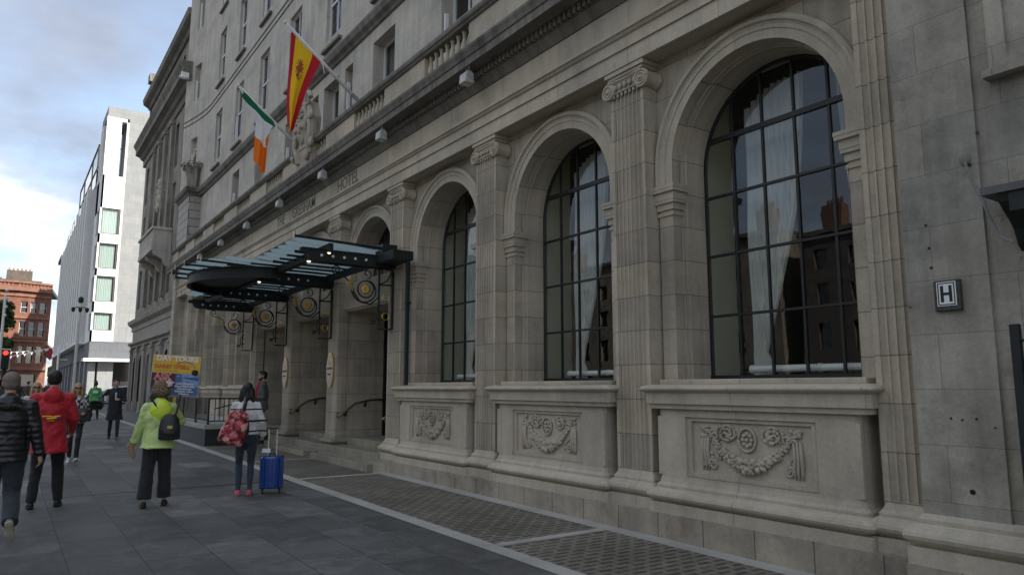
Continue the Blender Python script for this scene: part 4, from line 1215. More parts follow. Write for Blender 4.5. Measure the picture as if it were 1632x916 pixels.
# giant order strips between the windows
b = MB()
for i in range(len(cols)-1):
    c = (cols[i]+cols[i+1])/2
    if i in (1,2,3,4): b.box(XN-.16, XN, c-.22, c+.22, 6.2, 15.2); b.box(XN-.22,XN,c-.28,c+.28,15.2,15.45)
npart(b, 'pilaster', M['dark_wall'])
b = MB(); b.prism_y([(XN+.3,15.5),(XN-.08,15.5),(XN-.08,15.9),(XN-.2,15.95),(XN-.3,16.1),(5.70,16.2),(5.70,16.5),(5.58,16.7),(5.55,16.8),(XN+.3,16.9)], YA-.9, YB+.7); npart(b, 'main_cornice', M['dark_mould'])
hs = [(y-.35,y+.35,17.2,18.7) for y in cols]
b = MB(); holes_wall(b, XN+.1, YA, YB, 16.8, 19.3, hs, .3); npart(b, 'attic_wall', M['dark_wall'])
for h in hs: NP.append(sash(lambda u,d: (XN+.1+d,u), h, .3, None, mat='sash_dark'))
b = MB(); b.prism_y([(XN+.4,19.2),(XN,19.2),(XN-.1,19.35),(5.9,19.5),(5.85,19.8),(XN+.4,19.9)], YA-.3, YB+.4); npart(b, 'attic_cornice', M['dark_mould'])
b = MB(); b.prism_y([(6.3,19.9),(9,22.2),(12,22.2),(12,19.9)], YA+.3, YB); b.box(6.2,6.5,YA+.4,YB-.6,19.9,20.5); npart(b, 'roof', M['roof'])
b = MB(); b.box(5.9,6.3,47.3,48.0,20.4,20.9); npart(b, 'roof_urn', M['dark_mould'])
# ground floor: cornice, columns and arches
b = MB(); b.prism_y([(XN+.3,5.0),(XN-.10,5.0),(XN-.10,5.25),(5.95,5.4),(5.9,5.6),(XN+.3,5.75)], YA, YB+.3); b.prism_y([(XN+.3,4.0),(XN-.12,4.0),(XN-.12,4.1),(5.98,4.2),(5.98,4.3),(XN+.3,4.3)], YA, YB+.15); npart(b, 'string_course', M['buff'])
b = MB(); b.box(XN-.05, XN+.3, YA, YB, 4.3, 5.0)
for i, yc in enumerate((37.6,40.2,42.8,45.4,47.6)):
    arch_face(b, XN, yc-1.3 if i < 4 else 46.7, yc+1.3 if i < 4 else YB, gz(yc)-.1, 4.02, yc, .75, 2.75)
npart(b, 'ground_floor_wall', M['buff'])
b = MB()
for yc in (36.15,36.5,38.7,39.1,41.3,41.7,43.9,44.3,46.5,48.9):
    b.box(XN-.13, XN+.05, yc-.15, yc+.15, gz(yc)-.1, 4.0); b.box(XN-.17, XN+.05, yc-.2, yc+.2, 3.75, 3.9); b.box(XN-.18, XN+.05, yc-.2, yc+.2, gz(yc)-.1, .9)
npart(b, 'pilaster', M['buff'])
b = MB(); b.quad((XN+.4,YA,-.2),(XN+.4,YB,-.2),(XN+.4,YB,4.0),(XN+.4,YA,4.0)); npart(b, 'shopfront_glass', M['black'])
# pale balcony
b = MB(); b.box(5.36, XN, 38.2, 42.6, 8.30, 8.42); b.box(5.32, XN, 38.15, 42.65, 9.35, 9.48)
b.box(5.38, 5.52, 38.2, 38.34, 8.42, 9.35); b.box(5.38, XN, 38.22, 38.32, 8.42, 9.35); b.box(5.38, 5.44, 38.2, 42.6, 8.42, 8.62)
y = 38.5
while y < 42.6: b.box(5.40,5.48,y-.07,y+.07,8.62,9.35); y += .24
npart(b, 'balcony', M['pale_bal'], bevel=.02)
b = MB()
for y in (38.35,40.4,42.4): b.prism_y([(XN,7.5),(XN-.2,7.6),(XN-.35,7.9),(5.5,8.1),(5.42,8.3),(XN,8.3)], y-.14, y+.14)
npart(b, 'balcony_bracket', M['pale_bal'])
b = MB()
for q in range(26): b.ball((XN-.1+rnd.uniform(-.08,.05), 42.2+rnd.uniform(-.45,.45), 12.0+rnd.uniform(-.8,.8)), (.12,rnd.uniform(.1,.25),rnd.uniform(.1,.3)), 8, 6)
b.box(XN-.12,XN,41.8,42.6,11.3,12.7); npart(b, 'carved_shield', M['carving'])
for o in NP: o.parent = nb
bpy.context.view_layer.update(); inv = nb.matrix_world.inverted()
for o in NP: o.matrix_parent_inverse = inv
b = MB(); b.box(5.62,5.95,YA-1.02,YA-.92,15.95,16.2); b.ball((5.75,YA-1.0,15.95), (.22,.12,.09), 10, 8)
tag(b.build('floodlight', M['white_paint']), 'white floodlight at the near end of the dark building\'s big cornice', 'lamp')
b = MB(); b.tube([(6.16,35.62,4),(6.16,35.62,21.3)], .07, 8); tag(b.build('drainpipe', plain('rusty_downpipe', (.14,.085,.06), .8, nscale=1.2, namt=.5)), 'rust-streaked downpipe in the corner between the hotel and the dark building', 'pipe')

# ------------------------------------------------------------------ white corner building across the side street
wb = empty('white_corner_building', (8, 66, 0)); tag(wb, 'modern white and grey stone corner building with stacked corner windows and an open roof frame', 'building'); NP = []
X0, Y0 = 4.85, 60.0
g0 = gz(60)-.2
b = MB()      # grey stone end face with the tall corner slot left for the white frame
b.box(5.05+1.25, 16, Y0, Y0+4.2, 5.0, 22.75); b.box(X0+.02, 5.05+1.25, Y0, Y0+4.2, 22.0, 22.75)
b.box(X0+.05, 6.30, Y0+.35, Y0+4.2, 5.0, 17.0)
npart(b, 'grey_stone_wall', M['grey_clad'])
b = MB(); b.box(X0, 16, Y0-.02, Y0+4.2, 3.75, 5.0); b.box(X0, 8, Y0+4.2, 98, 3.75, 5.2); npart(b, 'slate_band', M['grey_clad2'])
b = MB()
b.box(X0-.02, X0+.10, Y0-.05, Y0+.14, 5.0, 21.9)                       # corner post
b.box(6.18, 6.32, Y0-.06, Y0+.3, 5.0, 21.95); b.box(X0-.02, 6.32, Y0-.06, Y0+.4, 21.7, 21.95)
b.box(X0-.02, 6.18, Y0-.05, Y0+4, 14.9, 17.4)
for (z0,z1) in ((5.0,5.80),(7.1,7.9),(9.8,10.35),(12.25,12.95)): b.box(X0-.02, 6.18, Y0-.05, Y0+.3, min(z0,z1), max(z0,z1))
b.box(X0, X0+.1, Y0+.14, Y0+2.2, 5.0, 5.35); b.box(5.55,5.62,Y0+2.5,Y0+2.6,17.4,21.7)
for (z0,z1) in ((5.0,5.8),(7.1,7.9),(9.8,10.35),(12.25,12.95)): b.box(X0-.02, X0+.1, Y0+.14, Y0+2.2, z0, z1)
b.box(X0-.02, X0+.5, Y0+2.2, Y0+4.2, 5.0, 21.9); b.box(X0-.02, 5.5, Y0+3.0, Y0+3.2, 17.4, 21.7)
b.box(X0+.0,5.82,Y0-.04,Y0+.2,17.4,21.7)
npart(b, 'white_frame', M['white_clad'])
lv = ((5.35,7.15),(7.9,10.0),(10.9,12.95),(12.4+.55,14.9))
for (z0,z1) in ((5.8,7.1),(7.9,9.8),(10.35,12.25),(12.95,14.9)):
    f = MB(); f.box(X0+.1,X0+.16,Y0+.02,Y0+.08,z0,z1); f.box(6.06,6.18,Y0+.02,Y0+.08,z0,z1); f.box(X0+.16,6.06,Y0+.02,Y0+.08,z1-.08,z1); f.box(X0+.16,6.06,Y0+.02,Y0+.08,z0,z0+.06)
    fo = f.build('corner_window', M['sash_dark']); NP.append(fo)
    g = MB(); g.quad((X0+.12,Y0+.05,z0),(6.1,Y0+.05,z0),(6.1,Y0+.05,z1),(X0+.12,Y0+.05,z1)); g.build('pane', M['glass_green'], fo)
    c = MB()
    vs = []; n = 30
    for zz in (z0,z1):
        for i in range(n+1): vs.append((X0+.15+1.2*i/n*.82, Y0+.17+.04*math.sin(i*1.9), zz))
    c.add(vs, [(i,i+1,n+2+i,n+1+i) for i in range(n)]); c.build('net_curtain', plain('grey_green_net', (.60,.68,.65), .9), fo)
# long side with white fins
b = MB(); b.box(X0+.25, 9, Y0+4.2, 98, 5.2, 17.9); npart(b, 'side_wall', M['grey_clad'])
b = MB(); b.box(X0+.05, 9, Y0+4.2, 98, 17.4, 18.2); npart(b, 'roof_parapet', M['grey_clad'])
b = MB(); y = Y0+5.2
while y < 97.5: b.box(X0-.55, X0+.26, y, y+.9, 5.2, 17.4); y += 2.55
b.box(X0-.56,X0+.27,Y0+4.2,98,5.0,5.2); npart(b, 'white_fin', M['white_clad'])
b = MB(); y = Y0+6.5
while y < 96:
    for (z0,z1) in ((5.9,7.6),(8.4,10.3),(11.2,13),(13.9,16)): b.box(X0+.2,X0+.255,y,y+1.1,z0,z1)
    y += 2.55
npart(b, 'side_window', M['glass_dark'])
# glass box on the roof
b = MB(); yb, yt = 68.0, 86.0
for (x,y) in ((5.0,yb),(5.0,yb+5),(5.0,yt-5),(5.0,yt),(7.5,yb),(7.5,yt)): b.box(x,x+.12,y,y+.12,18.2,22.0)
b.box(5.0,7.6,yb,yb+.1,21.9,22.05); b.box(5.0,5.12,yb,yt,21.9,22.05); b.box(5.0,5.08,yb,yt,20.0,20.1); b.box(5,7.6,yb,yb+.06,20.0,20.1); b.box(6.2,6.3,yb,yb+.1,18.2,22)
npart(b, 'roof_glass_frame', M['iron'])
b = MB(); b.quad((5.05,yb+.05,18.2),(7.55,yb+.05,18.2),(7.55,yb+.05,22),(5.05,yb+.05,22)); b.quad((5.05,yb,18.2),(5.05,yt,18.2),(5.05,yt,22),(5.05,yb,22)); npart(b, 'roof_glass', M['glass_green'])
# ground floor
b = MB()
for (xa, xb) in ((X0+.05,X0+.5),(5.5,6.5),(8.0,8.8),(10.2,11.0),(12.5,16)): b.box(xa, xb, Y0+.3, Y0+.9, g0, 3.75)
y = Y0+3
while y < 97: b.box(X0+.05, X0+.5, y, y+1.0, g0, 3.75); y += 4
npart(b, 'pier', M['grey_clad'])
b = MB(); b.box(X0-.35, 16, Y0-.6, Y0+1, 3.55, 3.76); npart(b, 'white_lintel', M['white_paint'])
b = MB(); b.box(X0+.6, 16, Y0+1.2, 97, g0, 3.7); npart(b, 'shop_glass', plain('dark_shop_glass', (.03,.035,.035), .08))
enlarge(NP, 1.333)
wb.location = (10,88,0)
for o in NP: o.parent = wb
bpy.context.view_layer.update(); inv = wb.matrix_world.inverted()
for o in NP: o.matrix_parent_inverse = inv
b = MB(); b.box(5.0,5.13,100.3,101.9,3.4,6.5); b.box(5.1,6.0,101,101.1,4.9,5.1)
tag(b.build('hanging_sign', M['white_paint']), 'blank white sign board hanging off the white building\'s side', 'sign')

# ------------------------------------------------------------------ terrace and red brick block in the distance
tb = empty('brown_terrace_building', (7, 112, 0)); tag(tb, 'narrow dark brown brick building between the white block and the red brick one', 'building'); NP = []
hs = [(y-.6,y+.6,z,z+1.9) for y in (99.5,102.5,105.5,108.5,111.5,114.5) for z in (5.2,8.6,12.0,15.0)]
b = MB(); holes_wall(b, 5.2, 98.2, 117, .4, 18.6, hs, .25); b.quad((5.2,98.2,.4),(9,98.2,.4),(9,98.2,18.6),(5.2,98.2,18.6)); npart(b, 'wall', M['brown_wall'])
for h in hs: NP.append(sash(lambda u,d: (5.2+d,u), h, .25, None, mat='sash'))
b = MB(); b.box(4.9,9,98.0,117.2,18.6,19.1); npart(b, 'cornice', M['dark_mould']); b = MB(); b.prism_y([(5.2,19.1),(7.5,21.2),(10,19.1)],98.2,117); npart(b, 'roof', M['roof'])
b = MB(); b.box(5.6,6.6,103,104.6,19,22.2); b.box(5.6,6.6,112,113.4,19,22); npart(b, 'chimney', M['brown_wall'])
b = MB(); b.box(4.75,5.2,98.5,117,3.2,4.4); npart(b, 'shop_fascia', plain('dark_green_fascia', (.03,.07,.05), .5))
enlarge(NP, 1.333)
tb.location = (9,149,0)
for o in NP: o.parent = tb
bpy.context.view_layer.update(); inv = tb.matrix_world.inverted()
for o in NP: o.matrix_parent_inverse = inv
rb = empty('red_brick_building', (-2, 128, 0)); tag(rb, 'red brick and terracotta four storey corner building at the far end of the street', 'building'); NP = []
cen = (2.2, 122.0)
fns = [(lambda u, d: (-16+u, 121.0+d), 0, 16.6), (lambda u, d: (.6+u*.9397-d*.0, 121.0+u*.342+d), 0, 4.4)]
for fi, (fn, u0, u1) in enumerate(fns):
    hs = []
    us = (1.6,4.0,7.2,9.6,12.6,14.8) if fi == 0 else (1.0,2.2,3.4)
    for u in us:
        for (z0,z1) in ((5.4,7.9),(9.4,11.6),(12.9,14.6)): w = .62 if fi == 0 else .42; hs.append((u-w,u+w,z0,z1))
        if fi == 0: hs.append((u-.8,u+.8,1.0,3.6))
    if fi: hs.append((1.2,3.2,1.1,3.7))
    b = MB(); holes_wall(b, 0, u0, u1, .3, 17.4, hs, .35, fn); npart(b, 'wall', M['brick'])
    for h in hs: NP.append(sash(fn, h, .35, None, mat='sash', blind=.5 if (h[0]+h[2]) % .7 > .3 else 0))
    b = MB()
    for (z0,z1,o) in ((4.3,4.75,.35),(8.5,8.8,.2),(9.0,9.15,.12),(12.0,12.35,.22),(15.3,15.6,.2),(16.1,16.7,.45),(17.3,17.6,.25)):
        p = [fn(u0,-o),fn(u1+(.0 if fi else .15),-o),fn(u1+(.0 if fi else .15),.2),fn(u0,.2)]; b.prism_z(p, z0, z1)
    n = int((u1-u0)/.45)
    for i in range(n): a, c = fn(u0+.45*i+.1,-.1), fn(u0+.45*i+.32,-.1); a2, c2 = fn(u0+.45*i+.1,.1), fn(u0+.45*i+.32,.1); b.prism_z([a,c,c2,a2], 16.7, 17.3)
    npart(b, 'terracotta_band', M['brick_trim'])
b = MB(); b.prism_z([(-16,121.6),(.6,121.6),(4.7,123.0),(6,134),(-16,134)], 16.5, 17.0); npart(b, 'roof', M['roof'])
b = MB(); b.box(-.9,2.2,124,127,17,19.6); b.box(-5,-1.4,125,127,17,18.5); b.box(-2.2,3.5,126,130,17,18.4); npart(b, 'chimney', M['brown_wall'])
b = MB()
for i in range(6): b.lathe([(.14,0),(.11,.5)], (-.6+.5*i,125.3,19.6), 8)
npart(b, 'chimney_pot', plain('clay_pot', (.30,.17,.10), .8))
enlarge(NP, 1.333, 1.24)
rb.location = (-2,165,0)
for o in NP: o.parent = rb
bpy.context.view_layer.update(); inv = rb.matrix_world.inverted()
for o in NP: o.matrix_parent_inverse = inv
# ------------------------------------------------------------------ street furniture
e = empty('camera_post', (3.25, 47.6, gz(47))); tag(e, 'tall grey post with a cluster of round cameras in front of the white building', 'lamp post')
b = MB(); b.tube([(0,0,0),(0,0,1.2)], .09, 10); b.tube([(0,0,1.2),(0,0,6.2)], [.06,.045], 10); b.build('post', M['alu'], e)
b = MB(); b.tube([(-.32,0,5.72),(-.2,0,5.85),(.2,0,5.85),(.32,0,5.72)], .03, 6); b.lathe([(.10,6.1),(.14,6.2),(.13,6.38),(.05,6.45)], (0,0,0), 10)
for s in (-.34,0,.34): b.ball((s,-.06*(s==0),5.66), (.09,.09,.10), 10, 8); b.lathe([(.1,5.68),(.1,5.8),(.03,5.84)], (s,0,0), 10)
b.build('camera_head', M['iron'], e)
e = empty('slim_pole', (3.1, 46.2, gz(46))); tag(e, 'slim pale pole just left of the camera post', 'pole')
b = MB(); b.tube([(0,0,0),(0,0,4.9)], .04, 8); b.build('shaft', M['alu'], e)
e = empty('lamp_pole', (-.16, 26.2, gz(26))); tag(e, 'white painted pole with bulb fittings at the left edge', 'pole')
b = MB(); b.tube([(0,0,0),(0,0,4.2)], [.05,.035], 8); b.build('shaft', M['white_paint'], e)
b = MB()
for z in (3.6,3.85,4.1,4.35): b.ball((.03,0,z), .05, 8, 6)
b.build('bulb', M['white_paint'], e)
e = empty('traffic_light', (-.02, 27.5, gz(27))); tag(e, 'black traffic signal showing red at the left edge', 'traffic light')
b = MB(); b.box(-.10,.10,-.08,.08,2.02,2.62); b.tube([(0,0,0),(0,0,2.1)], .05, 8); b.build('signal_head', M['iron'], e, bevel=.01)
b = MB(); b.box(-.13,.13,.02,.04,1.98,2.66); b.build('backing_board', M['white_paint'], e)
for i, z in enumerate((2.52,2.32,2.12)):
    b = MB(); b.lathe([(.07,0),(.07,-.08),(.05,-.08),(.05,-.01)], (0,-.08,z), 12, 'y'); b.ball((0,-.085,z), (.036,.015,.036), 10, 6)
    b.build('signal_lens', M['redlight'] if i == 0 else M['black'], e)
def tree(loc, h, cr, n, label, seed, group=None):
    e = empty('tree', loc); tag(e, label, 'tree', group); rnd = random.Random(seed)
    b = MB(); b.tube([(0,0,0),(.05,0,h*.25),(0,.1,h*.5),(.1,0,h*.85)], [.16,.13,.09,.03], 8)
    for i in range(9):
        a = rnd.uniform(0,2*PI); z = h*rnd.uniform(.3,.6); r = cr*rnd.uniform(.5,.9)
        b.tube([(0,0,z),(r*.5*math.cos(a),r*.5*math.sin(a),z+h*.1),(r*math.cos(a),r*math.sin(a),z+h*.22)], [.07,.05,.015], 6)
    b.build('trunk', M['bark'], e)
    b = MB(); vs = []
    for cidx in range(22):
        a = rnd.uniform(0,2*PI); r = cr*math.sqrt(rnd.random())*.8; c = Vector((r*math.cos(a), r*math.sin(a), h*rnd.uniform(.45,.95))); s = cr*rnd.uniform(.22,.42)
        for i in range(n//22):
            d = Vector((rnd.gauss(0,1), rnd.gauss(0,1), rnd.gauss(0,.8))).normalized()*s*rnd.uniform(.3,1.05)
            p = c+d; u = Vector((rnd.uniform(-1,1),rnd.uniform(-1,1),rnd.uniform(-1,1))).normalized()*.11; w = u.cross(Vector((rnd.uniform(-1,1),rnd.uniform(-1,1),rnd.uniform(-1,1)))).normalized()*.07
            b.add([p-u,p+w,p+u,p-w],[(0,1,2,3)])
    b.build('crown', M['leaf'], e); return e
tree((-1.0, 52, gz(52)), 7.2, 1.55, 9000, 'green street tree at the left edge in front of the red brick building', 3)
for i, (x, y) in enumerate(((-15,2),(-15,13),(-15,26))):
    tree((x, y, 0), 9, 3.2, 5000, ['street tree in the middle of the road behind the viewer','street tree in the middle of the road opposite the arched windows','street tree in the middle of the road opposite the canopy'][i], 20+i)
# bunting
def bunting(p0, p1, n, label, sag=.5):
    e = empty('bunting', p0); tag(e, label, 'bunting', 'strings of white bunting'); d = Vector(p1)-Vector(p0)
    P = [d*(i/24)+Vector((0,0,-sag*math.sin(PI*i/24))) for i in range(25)]
    b = MB(); b.tube(P, .012, 4); b.build('cord', M['white_paint'], e)
    b = MB()
    for i in range(n):
        t = (i+.5)/n; p = d*t+Vector((0,0,-sag*math.sin(PI*t))); w = d.normalized()*.13
        b.add([p-w, p+w, p+Vector((0,0,-.30)), p-w+Vector((0,.01,0)), p+w+Vector((0,.01,0)), p+Vector((0,.01,-.30))], [(0,1,2),(5,4,3)])
    b.build('pennants', M['white_paint'], e)
bunting((-6,95,6.2), (6.2,95,6.6), 22, 'upper string of white pennants across the far street', .9)
bunting((-6,99,4.8), (6.2,91,6.8), 20, 'lower slanting string of white pennants across the far street', .8)
# two small flags on a far building
for i, (y, c, lb) in enumerate(((100, (.45,.05,.06), 'small dull red flag on a slanting pole far down the street'),(103,(.05,.12,.07),'small dark green flag on a slanting pole beyond the dull red one'))):
    e = empty('flag_on_pole', (6.9, y*1.333, 6.6)); tag(e, lb, 'flag')
    b = MB(); b.tube([(0,0,0),(-2.0,0,2.2)], .05, 6); b.build('pole', M['alu'], e)
    b = MB(); vs = []; 
    for j in range(7):
        for k in range(5): vs.append((-1.9+k*.22+.05*math.sin(j), .04*math.sin(k*2+j), 1.9-k*.22-.28*j))
    b.add(vs, [(j*5+k,j*5+k+1,(j+1)*5+k+1,(j+1)*5+k) for j in range(6) for k in range(4)]); b.build('flag_cloth', plain('faded_flag', c, .9), e)

# ------------------------------------------------------------------ silver car crossing at the side street
car = empty('parked_car', (6.1, 51.2, gz(51)-.12)); tag(car, 'silver hatchback stopped across the side street behind the pedestrians', 'car')
paint = plain('silver_paint', (.52,.54,.56), .25, metal=.3, coat=.5)
prof = [(-2.1,.45),(-2.12,.75),(-1.95,.92),(-1.2,1.02),(-.55,1.42),(.3,1.50),(1.3,1.46),(1.85,1.12),(2.05,.95),(2.08,.45),(1.75,.28),(-1.8,.28)]
def car_side(w0, w1):
    b = MB(); n = len(prof); rings = []
    for (yy, sx) in ((-.86,.0),(-.80,.0),(.80,.0),(.86,.0)):
        rings.append([(x, yy*(1 if z < 1.0 else .80), z) for x, z in prof])
    vs = [p for r in rings for p in r]; fs = []
    for i in range(3):
        for k in range(n): fs.append((i*n+k, i*n+(k+1)%n, (i+1)*n+(k+1)%n, (i+1)*n+k))
    fs += [tuple(range(n)), tuple(range(3*n,4*n))[::-1]]; b.add(vs, fs); return b
car_side(0,1).build('body', paint, car, bevel=.05)
gl = [(-1.08,1.02),(-.50,1.36),(.28,1.43),(1.20,1.40),(1.62,1.10),(1.4,1.0)]
b = MB()
for s in (-1,1): vs = [(x, s*(.875-(z-1.0)*.34), z) for x, z in gl]; b.add(vs, [tuple(range(6))]); 
b.quad((-1.2,-.62,1.06),(-1.2,.62,1.06),(-.58,.58,1.41),(-.58,-.58,1.41)); b.build('window_glass', plain('car_glass', (.02,.025,.03), .06), car)
b = MB()
for s in (-1,1):
    for x in (.25,.95): b.box(x-.03,x+.03,s*.80-.03,s*.80+.03,1.02,1.42)
b.build('window_pillar', paint, car)
for x in (-1.35,1.3):
    for s in (-1,1):
        b = MB(); b.lathe([(.2,-.1),(.31,-.1),(.33,-.06),(.33,.06),(.31,.1),(.2,.1)], (x, s*.80, .33), 20, 'y'); w = b.build('wheel', M['rubber'], car, smooth=False)
        b = MB(); b.lathe([(.19,-.09),(.19,.09)], (x, s*.81, .33), 14, 'y')
        for k in range(5): a = 2*PI*k/5; b.ball((x+.1*math.cos(a), s*.905, .33+.1*math.sin(a)), (.04,.01,.04), 6, 4)
        b.build('rim', plain('rim', (.35,.36,.37), .3, metal=.8), w)
for s in (-1,1):
    b = MB(); b.ball((-2.0,s*.62,.80), (.10,.16,.09), 10, 6); b.build('headlight', plain('lens', (.7,.72,.75), .1), car, smooth=True)
    b = MB(); b.ball((-.85,s*.95,1.05), (.08,.10,.07), 8, 6); b.build('mirror', paint, car, smooth=True)
b = MB(); b.box(-2.14,1.9,-.88,.88,.40,.50); b.build('bumper_strip', M['black'], car)

# ------------------------------------------------------------------ people
VOX = .011
def remesh(mb, name, mat, parent, voxel=VOX, smooth=3, loc=None, wr=0):
    me = bpy.data.meshes.new('tmp'); me.from_pydata(mb.v, [], mb.f)
    bm = bmesh.new(); bm.from_mesh(me); bmesh.ops.recalc_face_normals(bm, faces=bm.faces); bm.to_mesh(me); bm.free()
    o = bpy.data.objects.new('tmp', me); COL.objects.link(o)
    r = o.modifiers.new('r', 'REMESH'); r.mode = 'VOXEL'; r.voxel_size = voxel
    if smooth: s = o.modifiers.new('s', 'SMOOTH'); s.iterations = smooth; s.factor = .5
    bpy.context.view_layer.update()
    nm = bpy.data.meshes.new_from_object(o.evaluated_get(bpy.context.evaluated_depsgraph_get()))
    bpy.data.objects.remove(o); bpy.data.meshes.remove(me)
    if wr:
        sd = random.uniform(0, 50); N = [v.normal.copy() for v in nm.vertices]
        for v, nn in zip(nm.vertices, N):
            c = v.co; a = mnoise.noise(Vector((c.x*7+sd, c.y*7, c.z*4.5+c.x*6)))+.6*mnoise.noise(Vector((c.x*15, c.y*15+sd, c.z*11-c.y*9)))
            v.co = c+nn*wr*(a-abs(mnoise.noise(Vector((c.x*9-c.z*8, c.y*9+c.z*4, c.z*6+sd)))))
    nm.materials.clear(); nm.materials.append(mat); nm.polygons.foreach_set('use_smooth', [True]*len(nm.polygons))
    c = bpy.data.objects.new(name, nm); COL.objects.link(c); c.parent = parent
    return c
def V(*a): return Vector(a)
def limb(b, pts, rs, n=12):
    b.tube(pts, rs, n)
    for p, r in zip(pts, rs): b.ball(p, r, n, 8)
def loft(b, secs, n=20):
    """closed elliptical loft: (cx, cy, z, rx, ry)"""
    vs = []
    for cx, cy, z, rx, ry in secs:
        for k in range(n):
            t = 2*PI*k/n; c, s = math.cos(t), math.sin(t)
            vs.append((cx+rx*(abs(c)**.85)*(1 if c > 0 else -1), cy+ry*(abs(s)**.85)*(1 if s > 0 else -1), z))
    fs = [(i*n+k, i*n+(k+1)%n, (i+1)*n+(k+1)%n, (i+1)*n+k) for i in range(len(secs)-1) for k in range(n)]
    fs += [tuple(range(n))[::-1], tuple(range((len(secs)-1)*n, len(secs)*n))]
    b.add(vs, fs)
def ik(a, c, l1, l2, pole):
    d = c-a; L = min(d.length, (l1+l2)*.999); u = d.normalized(); c = a+u*L
    x = (l1*l1-l2*l2+L*L)/(2*L); h = math.sqrt(max(0, l1*l1-x*x)); p = pole-u*pole.dot(u); p.normalize()
    return a+u*x+p*h, c
def hand(b, w, d, palm_n, side, curl=.5, sc=1):
    """palm + four fingers + thumb; d = direction of fingers, palm_n = palm normal"""
    d = d.normalized(); pn = (palm_n-d*palm_n.dot(d)).normalized(); t = d.cross(pn)*side
    c = w+d*.045*sc
    for i in range(4): b.ball(w+d*(.02+.02*i)*sc, (.026*sc,.026*sc,.026*sc), 8, 6)
    for k in (-1,0,1): b.tube([w+t*.010*k, w+d*.085*sc+t*.024*k*sc], .013*sc, 8)
    for k, L in zip((-1.5,-.5,.5,1.5), (.062,.078,.082,.070)):
        p0 = w+d*.080*sc+t*.0165*k*sc; p1 = p0+(d*math.cos(curl*.7)+pn*math.sin(curl*.7))*L*.5*sc; p2 = p1+(d*math.cos(curl*1.9)+pn*math.sin(curl*1.9))*L*.5*sc
        limb(b, [p0,p1,p2], [.0088*sc,.0082*sc,.007*sc], 8)
    p0 = w+d*.03*sc+t*.028*sc; p1 = p0+(d*.7+t*.6+pn*.4).normalized()*.035*sc; p2 = p1+(d*.8+t*.1+pn*.5).normalized()*.03*sc
    limb(b, [p0,p1,p2], [.011*sc,.010*sc,.008*sc], 8)
